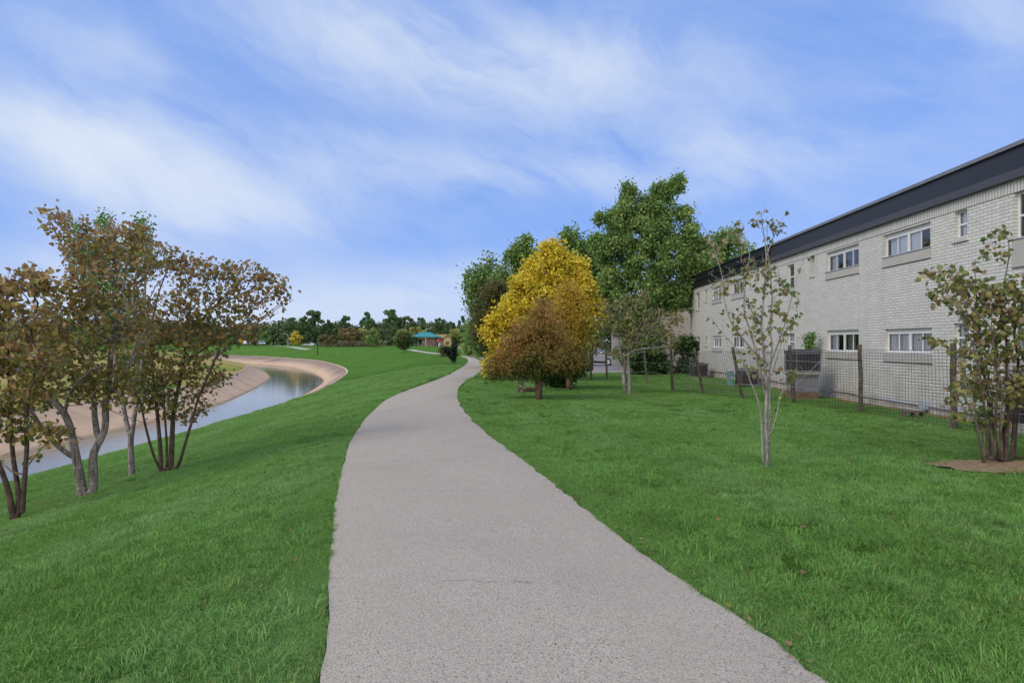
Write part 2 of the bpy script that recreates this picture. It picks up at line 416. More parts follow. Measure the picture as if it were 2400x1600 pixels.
c = t.mix(t.mr(n1, 0.3, 0.7), (0.372, 0.332, 0.278), (0.430, 0.386, 0.325))
rnd = t.n('ShaderNodeSeparateColor'); t.L.new(peb.outputs['Color'], rnd.inputs[0])
c = t.mix(t.mr(rnd.outputs[0], 0.5, 1.0, 0, .35), c, (0.58, 0.54, 0.50))
c = t.mix(t.mr(rnd.outputs[1], 0.70, 0.80, 0, .40), c, (0.20, 0.175, 0.155))
pit = t.mr(n3, 0.575, 0.64)
worn = t.mr(n1, 0.40, 0.62, 0.35, 1.0)
c = t.mix(t.m('MULTIPLY', pit, t.m('MULTIPLY', worn, 0.95)), c, (0.06, 0.05, 0.045))
px_, py_, pz_ = t.sep(pos)
wob = t.m('MULTIPLY', t.m('SUBTRACT', t.noise(pos, 1.6, 6, 0.7), .5), .5)
lines = None
for yk_, wd, x0, x1 in ((8.42, .016, -9, 9), (7.35, .008, -1.3, -.2), (6.63, .012, -9, 9), (4.08, .014, -.5, .45), (10.6, .014, -9, 9), (13.6, .02, -9, 9), (19, .03, -9, 9), (27, .05, -9, 9)):
    l = t.m('LESS_THAN', t.m('ABSOLUTE', t.m('SUBTRACT', t.m('ADD', py_, wob), yk_)), wd)
    l = t.m('MULTIPLY', l, t.m('MULTIPLY', t.m('GREATER_THAN', px_, x0), t.m('LESS_THAN', px_, x1)))
    lines = l if lines is None else t.m('MAXIMUM', lines, l)
lines = t.m('MULTIPLY', lines, t.mr(t.noise(pos, 6, 3), 0.42, 0.6))
c = t.mix(t.m('MULTIPLY', lines, 0.5), c, (0.16, 0.14, 0.13))
st_ = t.noise(pos, 0.35, 4, .6)
c = t.mix(t.mr(st_, .52, .68, 0, .22), c, (0.20, 0.185, 0.165))
t.L.new(c, p.inputs['Base Color']); p.inputs['Roughness'].default_value = 1.0; p.inputs['Specular IOR Level'].default_value = 0.05
bump(t, p, t.m('SUBTRACT', t.m('ADD', t.m('MULTIPLY', peb.outputs['Distance'], -1), n2), pit), 0.5, 0.012)
pa = mesh_np('path', np.stack([Xp, Yp, Zp], -1).reshape(-1, 3), grid_faces(*Xp.shape), mP, smooth=True); tag(pa, kind='structure')
# light concrete footpaths far off
mF = flat_mat('footpath_concrete', (0.40, 0.39, 0.34), .9)
def far_path(pts, wid):
    P = np.array([hit(*q) for q in pts]); S_ = np.linspace(0, len(P) - 1, len(P) * 12); k = np.arange(len(P))
    C = np.stack([np.interp(S_, k, P[:, i]) for i in range(3)], 1)
    T = np.gradient(C[:, :2], axis=0); T /= np.linalg.norm(T, axis=1)[:, None] + 1e-9; Nn = np.stack([-T[:, 1], T[:, 0]], 1)
    A = C[:, :2] + Nn * wid / 2; B = C[:, :2] - Nn * wid / 2
    V = np.concatenate([np.c_[A, zt(A[:, 0], A[:, 1]) + .06], np.c_[B, zt(B[:, 0], B[:, 1]) + .06]])
    n = len(C); i = np.arange(n - 1)
    return tag(mesh_np('footpath', V, np.stack([i, i + n, i + n + 1, i + 1], -1), mF), kind='structure')
far_path([(961, 819.5), (975, 822.5), (1000, 826.5), (1022, 829.5), (1050, 831.5)], 1.7)
far_path([(640, 810.2), (672, 812.5), (700, 816), (724, 819)], 1.5)
far_path([(60, 836), (110, 833), (180, 829)], 2.4)

# dirt patch, parking lot
def patch(name, pts, mat, dz=.02, n=14):
    P = np.array(pts); c = P.mean(0); V = []; 
    for k in range(n + 1): V.append(c + (P - c) * k / n)
    V = np.concatenate(V); Z = zt(V[:, 0], V[:, 1]) + dz; m_ = len(P); i = np.arange(m_); fs = []
    for k in range(n): fs.append(np.stack([k * m_ + i, (k + 1) * m_ + i, (k + 1) * m_ + (i + 1) % m_, k * m_ + (i + 1) % m_], -1))
    return mesh_np(name, np.c_[V, Z], np.concatenate(fs), mat, smooth=True)
mD, t, p = new_mat('bare_dirt'); g = t.n('ShaderNodeNewGeometry'); pos = g.outputs['Position']
n1 = t.noise(pos, 9, 6, 0.75); n2 = t.noise(pos, 45, 4, 0.7)
c = t.mix(t.mr(n1, .35, .65), (0.19, 0.13, 0.075), (0.34, 0.245, 0.145)); c = t.mix(t.mr(n2, .58, .66), c, (0.05, 0.035, 0.02))
t.L.new(c, p.inputs['Base Color']); bump(t, p, n1, 1, .05)
th = np.linspace(0, 2 * np.pi, 60, endpoint=False)
rr = 1 + .10 * np.sin(3 * th + 1) + .07 * np.sin(7 * th) + rng.normal(0, .025, 60)
DIRT_C = np.array([6.75, 8.02]); DIRT_R = np.array([1.12, 0.46])
dirt = patch('dirt_patch', DIRT_C + np.stack([np.cos(th) * rr, np.sin(th) * rr], 1) * DIRT_R, mD, .025); tag(dirt, kind='structure')
mLot = flat_mat('lot_asphalt', (0.36, 0.32, 0.315), .95, var=.15, scale=.6, bmp=.3)
LOT = [(2.3, 36.3), (9.9, 36.9), (10.4, 41), (10.6, 74), (1.5, 74)]
def dens(P, n=10):
    o = []
    for a, b in zip(P, P[1:] + P[:1]): o += [tuple(np.array(a) + (np.array(b) - np.array(a)) * k / n) for k in range(n)]
    return o
tag(patch('parking_lot', dens(LOT), mLot, .03), kind='structure')
mVerge = flat_mat('dry_verge', (0.27, 0.20, 0.11), .95, var=.25, scale=1.5, spec=0)
VP = [tuple(hit(*q)[:2]) for q in ((1094,833.5),(1108,834),(1125,837),(1145,842),(1165,850),(1160,858),(1142,852),(1128,843),(1112,837))]
tag(patch('verge', dens(VP, 4), mVerge, .05, 6), kind='structure')
# strip of bare soil along the foot of the wall
sv = MB(); yy = np.arange(4, 36, .25)
for a, b in zip(yy[:-1], yy[1:]):
    xa, xb = 9.3 + .0393 * a, 9.3 + .0393 * b; wa_, wb_ = .28 + .10 * math.sin(a * 3.1) + .06 * math.sin(a * 7), .28 + .10 * math.sin(b * 3.1) + .06 * math.sin(b * 7)
    sv.add([(xa - wa_, a, float(zt(xa - wa_, a)) + .015), (xa + .02, a, float(zt(xa, a)) + .05), (xb + .02, b, float(zt(xb, b)) + .05), (xb - wb_, b, float(zt(xb - wb_, b)) + .015)], [(0, 1, 2, 3)])
mSoil = flat_mat('red_soil', (0.19, 0.105, 0.065), .95, var=.35, scale=6, bmp=.8)
tag(sv.build('wall_foot_soil', mSoil), kind='structure')
# ------------------------------------------------------------------ apartment building
def brick_mat(name, c1, c2, mortar, vertical=False, axis='y', bw=.2176, rh=.0715, bs=0.9):
    m, t, p = new_mat(name); tc = t.n('ShaderNodeTexCoord'); x, y, z = t.sep(tc.outputs['Object'])
    a = y if axis == 'y' else x
    pos = tc.outputs['Object']
    nz = t.noise(pos, 4.0, 3, .6, col=True); nx, ny, _ = t.sep(nz)
    a2 = t.m('ADD', a, t.m('MULTIPLY', t.m('SUBTRACT', nx, .5), .022)); z2 = t.m('ADD', z, t.m('MULTIPLY', t.m('SUBTRACT', ny, .5), .020))
    br = t.n('ShaderNodeTexBrick'); br.offset = .5
    t.L.new(t.comb(z2, a2, 0) if vertical else t.comb(a2, z2, 0), br.inputs['Vector'])
    br.inputs['Scale'].default_value = 1; br.inputs['Brick Width'].default_value = .24 if vertical else bw; br.inputs['Row Height'].default_value = .08 if vertical else rh
    if vertical: br.offset = 0
    br.inputs['Mortar Size'].default_value = .0075; br.inputs['Mortar Smooth'].default_value = .35; br.inputs['Bias'].default_value = 0
    br.inputs['Color1'].default_value = (*c1, 1); br.inputs['Color2'].default_value = (*c2, 1); br.inputs['Mortar'].default_value = (*mortar, 1)  # mortar darker than the brick: shade of the raked joints painted in
    big = t.noise(pos, .45, 5, .6); c = br.outputs['Color']
    if not vertical:
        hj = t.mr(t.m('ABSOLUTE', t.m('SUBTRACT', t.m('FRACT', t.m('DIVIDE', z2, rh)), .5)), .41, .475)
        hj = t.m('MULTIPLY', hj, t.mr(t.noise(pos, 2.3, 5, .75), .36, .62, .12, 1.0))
        c = t.mix(t.m('MULTIPLY', hj, .62), c, (0.12, 0.115, 0.10))  # shadow in the horizontal joints painted into the colour as dark lines
        strk = t.noise(t.vm('MULTIPLY', pos, (1, 2.4, .25)), 1.0, 5, .65); c = t.mix(t.mr(strk, .52, .75, 0, .30), c, (0.30, 0.29, 0.25))
    c = t.mix(t.mr(big, .45, .75, 0, .30), c, tuple(k * .72 for k in c1))
    # green-grey algae low on the wall, in streaks
    alg = t.m('MULTIPLY', t.mr(t.noise(t.vm('MULTIPLY', pos, (1, 1, .35)), 1.6, 5, .7), .5, .72), t.mr(z, 2.6, .2, 0, .55))
    c = t.mix(alg, c, (0.20, 0.21, 0.11))
    chip = t.m('MULTIPLY', t.mr(t.noise(pos, 11, 4, .7), .70, .74), t.mr(z, 1.2, .3, .15, .9))
    c = t.mix(chip, c, (0.25, 0.12, 0.08))
    foot = t.mr(z, .32, .12, 0, .6); c = t.mix(t.m('MULTIPLY', foot, t.mr(t.noise(pos, 3, 4), .35, .6)), c, (0.26, 0.20, 0.15))
    t.L.new(c, p.inputs['Base Color']); p.inputs['Roughness'].default_value = .75
    h = t.m('ADD', t.m('MULTIPLY', br.outputs['Fac'], -1.0), t.m('MULTIPLY', t.noise(pos, 16, 4, .7), .35))
    bump(t, p, h, bs, .014); return m
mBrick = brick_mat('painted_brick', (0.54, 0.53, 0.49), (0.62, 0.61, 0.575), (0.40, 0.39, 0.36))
mBrickV = brick_mat('painted_brick_soldier', (0.49, 0.485, 0.45), (0.56, 0.55, 0.515), (0.17, 0.165, 0.15), True)
mStucco = flat_mat('painted_panel', (0.40, 0.385, 0.35), .8, var=.06, bmp=.15)
mFrame = flat_mat('white_aluminium', (0.66, 0.66, 0.66), .4, var=.05)
mTrimD = flat_mat('dark_mansard', (0.0205, 0.021, 0.0255), .5, var=.08, scale=1.5)
mTrimM = flat_mat('grey_fascia', (0.062, 0.063, 0.077), .5, var=.10, scale=1.5)
mTrimL = flat_mat('drip_edge', (0.155, 0.165, 0.20), .4, var=.15)
mBlackF = flat_mat('black_fascia', (0.010, 0.011, 0.014), .5, var=.2)
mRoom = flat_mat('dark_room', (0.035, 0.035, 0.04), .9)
mRoof = flat_mat('roof_gravel', (0.15, 0.14, 0.13), .95)
mCurt, t, p = new_mat('white_curtain'); tc = t.n('ShaderNodeTexCoord'); x, y, z = t.sep(tc.outputs['Object'])
fold = t.m('SINE', t.m('ADD', t.m('MULTIPLY', y, 70), t.m('MULTIPLY', t.noise(tc.outputs['Object'], 2), 9)))
t.L.new(t.mix(t.mr(fold, -1, 1), (0.66, 0.67, 0.74), (0.82, 0.82, 0.86)), p.inputs['Base Color']); bump(t, p, fold, .5, .02)
mBlind, t, p = new_mat('grey_blind'); tc = t.n('ShaderNodeTexCoord'); x, y, z = t.sep(tc.outputs['Object'])
sl_ = t.m('GREATER_THAN', t.m('FRACT', t.m('MULTIPLY', z, 22)), .3)
t.L.new(t.mix(sl_, (0.05, 0.06, 0.06), (0.22, 0.24, 0.23)), p.inputs['Base Color'])
mWhite = flat_mat('white_board', (0.74, 0.75, 0.76), .6, var=.03)
mGlass, t, p = new_mat('window_glass'); t.N.remove(p)
tr = t.n('ShaderNodeBsdfTransparent'); gl_ = t.n('ShaderNodeBsdfGlossy'); gl_.inputs['Roughness'].default_value = .03; gl_.inputs[0].default_value = (.9, .95, 1, 1)
fr = t.n('ShaderNodeFresnel'); fr.inputs[0].default_value = 1.40; mx = t.n('ShaderNodeMixShader')
t.L.new(t.m('ADD', t.m('MULTIPLY', fr.outputs[0], 1.1), .07, clamp=True), mx.inputs[0]); t.L.new(tr.outputs[0], mx.inputs[1]); t.L.new(gl_.outputs[0], mx.inputs[2]); t.L.new(mx.outputs[0], t.N['Material Output'].inputs[0])

BA = -math.atan(.0393)
bld = thing('apartment_building', 'long two storey apartment building of grey-white painted brick with black mansard roof', 'building', (9.3, 0, -.03), BA)
U0, U1 = 3.0, 35.9
E = EYE + .03
# (u0, u1, ztop, zbot, kind, panel_bottom, curtain)
def hz_(v): return E + v
WIN = [
 (9.9, 11.62, 2.89, 2.00, 'hung', 1.45, 'blind'), (12.88, 13.26, 2.88, 2.29, 'hungsmall', None, 'curtain'),
 (14.08, 15.98, 2.85, 2.25, 'slide', 1.99, 'board'), (17.2, 19.12, 2.85, 2.23, 'slide', 1.99, 'blind'),
 (19.93, 20.25, 2.90, 2.24, 'vent', None, None), (21.5, 22.1, 2.83, 1.95, 'hungsmall', None, 'blind'),
 (23.55, 23.95, 2.85, 2.1, 'hungsmall', None, 'blind'), (26.7, 28.35, 2.87, 2.27, 'slide', 2.0, 'dark'),
 (29.85, 31.5, 2.84, 2.2, 'slide', 2.0, 'curtain'), (32.4, 32.75, 2.85, 2.2, 'vent', None, None), (33.9, 34.6, 2.83, 1.9, 'hungsmall', None, 'dark'),
 (9.9, 11.7, .42, -.30, 'slide', -.55, 'curtain'), (12.88, 13.30, .42, -.22, 'hungsmall', None, 'curtain'),
 (14.02, 15.92, .35, -.25, 'slide', -.50, 'curtain'), (17.2, 19.1, .37, -.265, 'slide', -.50, 'blind'),
 (19.86, 20.2, .34, -.22, 'vent', None, None), (21.5, 22.1, .33, -.30, 'hungsmall', None, 'curtain'),
 (23.55, 23.95, .33, -.3, 'hungsmall', None, 'curtain'), (26.7, 28.35, .37, -.24, 'slide', -.48, 'dark'),
 (29.85, 31.4, .34, -.25, 'slide', -.46, 'curtain'), (32.4, 32.75, .34, -.2, 'vent', None, None), (33.85, 34.5, .31, -.5, 'hungsmall', None, 'curtain'),
]
ZS = hz_(2.90)      # soldier course bottom
ZF = hz_(3.14)
us = sorted({U0, U1, *[w_[0] for w_ in WIN], *[w_[1] for w_ in WIN]}); zs = sorted({-.4, ZS, *[min(hz_(w_[2]), ZS) for w_ in WIN], *[hz_(w_[3]) for w_ in WIN]})
wall = MB(); REC = .13
def inside(u, z): return any(w_[0] < u < w_[1] and hz_(w_[3]) < z < min(hz_(w_[2]), ZS) for w_ in WIN)
for a, b in zip(us[:-1], us[1:]):
    for c_, d_ in zip(zs[:-1], zs[1:]):
        if not inside((a + b) / 2, (c_ + d_) / 2): wall.add([(0, a, c_), (0, a, d_), (0, b, d_), (0, b, c_)], [(0, 1, 2, 3)])
for w_ in WIN:
    a, b, zt_, zb_ = w_[0], w_[1], min(hz_(w_[2]), ZS), hz_(w_[3])
    wall.add([(0, a, zb_), (0, b, zb_), (0, b, zt_), (0, a, zt_), (REC, a, zb_), (REC, b, zb_), (REC, b, zt_), (REC, a, zt_)],
             [(0, 1, 5, 4), (1, 2, 6, 5), (2, 3, 7, 6), (3, 0, 4, 7)])
wall.add([(0, U0, -.4), (9, U0, -.4), (9, U0, ZF), (0, U0, ZF)], [(0, 1, 2, 3)]); wall.add([(0, U1, -.4), (9, U1, -.4), (9, U1, ZF), (0, U1, ZF)], [(3, 2, 1, 0)])
wall.add([(9, U0, -.4), (9, U1, -.4), (9, U1, ZF), (9, U0, ZF)], [(0, 1, 2, 3)])
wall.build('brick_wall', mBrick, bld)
b_ = MB(); b_.box((-.018, U0 - .01, ZS), (.1, U1 + .01, ZF)); b_.build('soldier_course', mBrickV, bld)
UK = 23.6
b_ = MB(); b_.box((-.12, U0 - .1, ZF), (.3, UK, ZF + .165)); b_.build('fascia_board', mTrimM, bld, bevel=.004)
b_ = MB(); b_.prism([(-.085, ZF + .165), (.02, ZF + .165 + .48), (.5, ZF + .165 + .48), (.5, ZF + .165)], 'y', U0 - .1, UK); b_.build('mansard', mTrimD, bld)
b_ = MB(); b_.box((-.04, U0 - .12, ZF + .645), (.3, UK, ZF + .675)); b_.box((-.015, U0 - .11, ZF + .675), (.28, UK, ZF + .735)); b_.build('drip_edge', mTrimL, bld)
b_ = MB(); b_.prism([(-.10, ZF + .0), (-.06, ZF + .68), (.5, ZF + .68), (.5, ZF)], 'y', UK + .003, U1 + .1)
b_.box((-.125, UK + .003, ZF + .35), (-.08, U1 + .1, ZF + .40)); b_.box((-.11, UK + .003, ZF + .68), (.3, U1 + .1, ZF + .73)); b_.build('black_fascia', mBlackF, bld)
b_ = MB(); b_.box((.3, U0 - .05, ZF + .6), (9.1, U1 + .05, ZF + .64)); b_.build('roof', mRoof, bld)
def make_window(w_, i):
    a, b, zt_, zb_, kind, pb, cur = w_; zt_ = min(hz_(zt_), ZS); zb_ = hz_(zb_); X0 = REC - .05; X1 = REC - .005
    if kind == 'vent':
        m = MB(); m.box((REC - .01, a + .001, zb_ + .001), (REC + .02, b - .001, zt_ - .001))
        o = m.build('wall_recess_panel', mStucco, bld); 
        m = MB(); m.box((-.035, a - .03, zb_ - .06), (.06, b + .03, zb_ - .001)); m.build('brick_sill', mBrickV, o); return
    fw = .035; m = MB(); head = .10 if kind == 'slide' else .0
    zt2 = zt_ - head
    if head: m.box((X0 + .01, a + .002, zt2), (X1 + .02, b - .002, zt_ - .002))
    m.box((X0, a + .002, zb_ + .002), (X1, a + fw, zt2)); m.box((X0, b - fw, zb_ + .002), (X1, b - .002, zt2))
    m.box((X0, a + fw, zb_ + .002), (X1, b - fw, zb_ + fw)); m.box((X0, a + fw, zt2 - fw), (X1, b - fw, zt2))
    mid = (a + b) / 2
    if kind == 'slide':
        m.box((X0 - .01, mid - .028, zb_ + fw), (X1, mid + .028, zt2 - fw))
        for q in ((a + fw + mid - .028) / 2, (mid + .028 + b - fw) / 2): m.box((X0 + .012, q - .014, zb_ + fw), (X1 - .004, q + .014, zt2 - fw))
    else:
        zm = (zb_ + zt2) / 2; m.box((X0 + .004, a + fw, zm - .02), (X1, b - fw, zm + .02))
        if kind == 'hung': m.box((X0 - .008, mid - .03, zb_ + fw), (X1, mid + .03, zt2 - fw))
    fr_ = m.build('window', mFrame, bld)
    m = MB(); m.add([(X0 + .022, a + fw + .001, zb_ + fw + .001), (X0 + .022, a + fw + .001, zt2 - fw - .001), (X0 + .022, b - fw - .001, zt2 - fw - .001), (X0 + .022, b - fw - .001, zb_ + fw + .001)], [(0, 1, 2, 3)]); m.build('pane', mGlass, fr_)
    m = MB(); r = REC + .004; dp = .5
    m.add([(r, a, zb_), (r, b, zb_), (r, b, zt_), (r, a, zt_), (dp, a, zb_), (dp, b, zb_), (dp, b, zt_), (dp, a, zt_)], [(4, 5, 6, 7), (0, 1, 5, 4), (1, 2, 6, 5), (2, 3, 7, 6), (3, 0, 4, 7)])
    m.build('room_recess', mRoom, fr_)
    W_ = b - a
    if cur == 'curtain':
        m = MB(); n = 40
        for k in range(n):
            y0 = a + .02 + (W_ - .04) * k / n; y1 = a + .02 + (W_ - .04) * (k + 1) / n; x0 = REC + .03 + .012 * math.sin(k * 1.1); x1 = REC + .03 + .012 * math.sin((k + 1) * 1.1)
            m.add([(x0, y0, zb_ + .01), (x0, y0, zt_), (x1, y1, zt_), (x1, y1, zb_ + .01)], [(0, 1, 2, 3)])
        m.build('curtain', mCurt, fr_)
    elif cur == 'blind':
        m = MB(); zz = zb_ + .03
        y0, y1 = (a + .03, b - .03) if kind != 'slide' else (a + W_ * .27, a + W_ * .5)
        while zz < zt_:
            m.add([(REC + .05, y0, zz), (REC + .05, y1, zz), (REC + .075, y1, zz + .018), (REC + .075, y0, zz + .018)], [(0, 1, 2, 3)]); zz += .026
        m.build('blind', flat_mats['blind'], fr_)
        if kind == 'slide':
            m = MB(); m.add([(REC + .06, b - W_ * .22, zb_), (REC + .06, b - .02, zb_), (REC + .06, b - .02, zt_), (REC + .06, b - W_ * .22, zt_)], [(0, 1, 2, 3)]); m.build('curtain', mCurt, fr_)
    elif cur == 'board':
        m = MB(); m.box((REC + .02, a + W_ * .27, zb_ + .01), (REC + .03, a + W_ * .73, zt2)); m.build('white_board', mWhite, fr_)
        m = MB(); m.add([(REC + .06, b - W_ * .27, zb_), (REC + .06, b - .02, zb_), (REC + .06, b - .02, zt_), (REC + .06, b - W_ * .27, zt_)], [(0, 1, 2, 3)]); m.build('curtain', mCurt, fr_)
    elif cur == 'dark':
        m = MB(); m.add([(REC + .06, mid + .05, zb_), (REC + .06, b - .2, zb_), (REC + .06, b - .2, zt_), (REC + .06, mid + .05, zt_)], [(0, 1, 2, 3)]); m.build('curtain', mCurt, fr_)
    s = MB(); s.box((-.03, a - .02, zb_ - .03), (REC - .06, b + .02, zb_ + .001))
    if pb is None: s.box((-.045, a - .05, zb_ - .10), (.05, b + .05, zb_ - .031))
    s.build('sill', mBrickV if pb is None else (mFrame if i > 10 else mTrimL), fr_, bevel=.003)
    if pb is not None:
        s = MB(); s.box((-.022, a - .03, hz_(pb)), (.03, b + .03, zb_ - .034)); s.build('window_panel', mStucco, fr_)
        s = MB(); s.box((-.026, a - .03, hz_(pb) - .014), (.03, b + .03, hz_(pb) - .001)); s.build('panel_trim', mTrimM, fr_)
flat_mats = {'blind': flat_mat('blind_slat', (0.42, 0.44, 0.43), .5)}
for i, w_ in enumerate(WIN): make_window(w_, i)
mPipe = flat_mat('galvanised_pipe', (0.50, 0.53, 0.58), .4, .4)
mBlackP = flat_mat('black_cable', (0.02, 0.02, 0.02), .6)
b_ = MB(); b_.bar((-.035, 9.5, E - 1.497), (-.035, 17.3, E - 1.515), .017, 8); b_.build('conduit', mPipe, bld)
b_ = MB()
for k in range(40):
    u0 = 17.3 + k * .42; b_.bar((-.03, u0, E - 1.52 + .015 * math.sin(k * .9)), (-.03, u0 + .42, E - 1.52 + .015 * math.sin((k + 1) * .9)), .012, 5)
b_.build('wall_cable', mBlackP, bld)
mBoxG = flat_mat('grey_electric_box', (0.36, 0.42, 0.47), .5)
b_ = MB(); b_.box((-.11, 14.12, E - 1.60), (-.001, 14.32, E - 1.40)); b_.box((-.122, 14.11, E - 1.605), (-.11, 14.33, E - 1.395)); b_.bar((-.04, 14.2, E - 1.8), (-.04, 14.2, E - 1.6), .015, 6)
b_.build('junction_box', mBoxG, bld, bevel=.006)

# the wing beyond
mBrick2 = brick_mat('pale_brick', (0.50, 0.45, 0.38), (0.60, 0.54, 0.47), (0.26, 0.22, 0.19), axis='x', bw=.24, rh=.085)
wing = thing('brick_building', 'low cream brick building end wall seen between the big green tree and the long building', 'building', (8.4, 42.5, -.3))
b_ = MB(); b_.box((0, 0, -.3), (6.5, 8, 5.05)); b_.build('brick_wall', mBrick2, wing)
b_ = MB(); b_.box((-.15, -.15, 5.05), (6.6, 8.1, 5.3)); b_.build('roof_edge', mTrimM, wing)

# ------------------------------------------------------------------ fence
mPost = bark_mat('weathered_post', (0.055, 0.045, 0.036), (0.155, 0.130, 0.105), 25)
mWire = flat_mat('rusty_wire', (0.045, 0.037, 0.033), .7, .1)
mWireL = flat_mat('pale_wire', (0.42, 0.41, 0.40), .5, .3)
fence = thing('wire_fence', 'welded wire mesh fence on weathered leaning wooden posts in front of the brick building', 'fence', (8.2, 11.2, 0))
POSTS = [((2560, 1060), (2552, 800), .06), ((2236.6, 1008), (2233.4, 803), .062), ((2018, 970), (2015.6, 807), .055), ((1861, 947), (1849.6, 809), .055), ((1740.7, 937), (1716.6, 812.5), .052),
         ((1648.7, 926), (1627, 815), .05), ((1576.5, 918.5), (1572, 806.8), .055), ((1516, 902.5), (1509.5, 814), .045), ((1466, 901), (1464, 816), .055), ((1423.5, 894.5), (1419.5, 818), .055),
         ((1386, 895), (1384, 822), .05), ((1354, 896), (1352, 824), .045)]
tops = []; bots = []
for (bp, tp, r) in POSTS:
    B = hit(*bp); T = at(tp[0], tp[1], B[1]); T = T + (T - B) * .0
    m = MB(); n = 6; jj = rng.normal(0, .006, (n + 1, 2))
    for k in range(n):
        a = B + (T - B) * k / n; c_ = B + (T - B) * (k + 1) / n
        if k == 0: a = a - (T - B) * .12
        m.bar((a[0] + jj[k, 0], a[1] + jj[k, 1], a[2]), (c_[0] + jj[k + 1, 0], c_[1] + jj[k + 1, 1], c_[2]), r * (1 - .03 * k), 9, r * (1 - .03 * (k + 1)), cap=(k == n - 1))
    m.build('post', mPost, fence, smooth=False, local=False); tops.append(T); bots.append(B)
for i in range(len(POSTS) - 1):
    B0, B1, T0, T1 = bots[i], bots[i + 1], tops[i], tops[i + 1]
    L = np.linalg.norm((B1 - B0)[:2]); off = np.array([-.055, -.03, 0])
    fr0 = .93
    def Pt(u, v):
        a = B0 + (T0 - B0) * v * fr0; b = B1 + (T1 - B1) * v * fr0; p_ = a + (b - a) * u + off
        sag = .035 * math.sin(math.pi * u) * (v - .2); p_ = p_.copy(); p_[2] -= sag; p_[1] += .03 * math.sin(6 * u + i) * v; return p_
    m = MB()
    if i <= 5:
        nvw = max(3, int(L / .098)); nh = 23
        for k in range(nvw + 1):
            u = k / nvw; pts = [Pt(u, v) for v in (0.0, .35, .7, 1.0)]
            for a, b in zip(pts[:-1], pts[1:]): m.bar(a, b, .0036, 3, cap=False)
        for k in range(nh + 1):
            v = k / nh; pts = [Pt(u, v) for u in np.linspace(0, 1, 6)]
            for a, b in zip(pts[:-1], pts[1:]): m.bar(a, b, .0042 if k not in (0, nh) else .0045, 3, cap=False)
        m.build('wire_mesh', mWire, fence, local=False)
    for v in ((.32, .62, .80) if i in (2, 3) else (.38, .66, .95) if i > 4 else (.3,)):
        m = MB(); pts = [Pt(u, v) + np.array([0, -.012, 0]) for u in np.linspace(0, 1, 6)]
        for a, b in zip(pts[:-1], pts[1:]): m.bar(a, b, .004, 4, cap=False)
        m.build('strand_wire', mWireL, fence, local=False)
m = MB(); a = bots[3] + (tops[3] - bots[3]) * .28; b = a + np.array([.75, -.25, .85]); m.bar(a, b, .006, 5); m.build('brace_wire', mWireL, fence, local=False)

# ------------------------------------------------------------------ air conditioners and clutter by the wall
mAC = flat_mat('ac_casing', (0.15, 0.15, 0.175), .5, .2); mACd = flat_mat('ac_coil', (0.028, 0.028, 0.034), .7); mConc = flat_mat('old_concrete', (0.33, 0.31, 0.29), .9, var=.25, scale=5, bmp=.5)
mACl = flat_mat('ac_grille', (0.12, 0.12, 0.145), .5, .3)
def condenser(loc, rz, w_, d_, h_, label, mat=mAC):
    o = thing('air_conditioner', label, 'air conditioner', loc, rz, 'air conditioners along the wall')
    m = MB(); m.box((-w_/2 + .03, -d_/2 + .03, .04), (w_/2 - .03, d_/2 - .03, h_ - .06)); m.build('coil', mACd, o)
    m = MB()
    for sx in (-1, 1):
        for sy in (-1, 1): m.box((sx * w_/2 - .025 * (sx > 0) - 0, sy * d_/2 - .025 * (sy > 0), 0), (sx * w_/2 + .025 * (sx < 0), sy * d_/2 + .025 * (sy < 0), h_))
    m.box((-w_/2 + .026, -d_/2 + .004, 0), (w_/2 - .026, d_/2 - .004, .06)); m.box((-w_/2 - .012, -d_/2 - .012, h_ + .001), (w_/2 + .012, d_/2 + .012, h_ + .045))
    m.box((-w_/2 + .026, -d_/2 + .004, h_ - .07), (w_/2 - .026, d_/2 - .004, h_)); m.build('casing', mat, o, bevel=.006)
    m = MB(); n = int(w_ / .085)
    for k in range(1, n):
        x = -w_/2 + w_ * k / n; m.box((x - .004, -d_/2, .06), (x + .004, -d_/2 + .02, h_ - .07))
        y = -d_/2 + d_ * k / n; m.box((-w_/2, y - .004, .06), (-w_/2 + .02, y + .004, h_ - .07))
    for k in range(1, 6):
        z = .06 + (h_ - .13) * k / 6; m.box((-w_/2 + .026, -d_/2 - .004, z - .004), (w_/2 - .026, -d_/2 - .001, z + .004)); m.box((-w_/2 - .004, -d_/2 + .026, z - .004), (-w_/2 - .001, d_/2 - .026, z + .004))
    m.build('grille', mACl, o)
    m = MB(); m.bar((0, 0, h_ + .045), (0, 0, h_ + .075), min(w_, d_) * .38, 20); m.build('fan_guard', mACd, o); return o
zg = float(zt(9.0, 18.4))
stand = thing('equipment_stand', 'tall box stand of grey board on brown blocks under the raised air conditioner', 'stand', (8.97, 18.5, zg))
m = MB(); m.box((-.30, -.38, .26), (.32, .38, .74)); m.build('board_box', flat_mat('grey_board', (0.19, 0.195, 0.225), .8, var=.15, scale=4), stand, bevel=.006)
m = MB(); m.box((-.32, -.40, 0), (.32, .38, .255)); m.build('block_base', flat_mat('brown_block', (0.17, 0.115, 0.075), .9, var=.3, scale=8, bmp=.4), stand)
m = MB(); m.box((-.36, -.46, .80), (.40, .46, .86)); m.box((-.34, -.42, .745), (.34, -.36, .798)); m.box((-.34, .36, .745), (.34, .42, .798)); m.build('shelf', mConc, stand, bevel=.004)
condenser((8.99, 18.5, zg + .862), 0, .74, .84, .62, 'large grey air conditioner raised on a stand beside the third leaning post')
condenser((9.55, 24.3, float(zt(9.5, 24.3)) + .08), 0, .68, .7, .62, 'grey air conditioner half hidden behind the thin sapling next to the teal utility box')
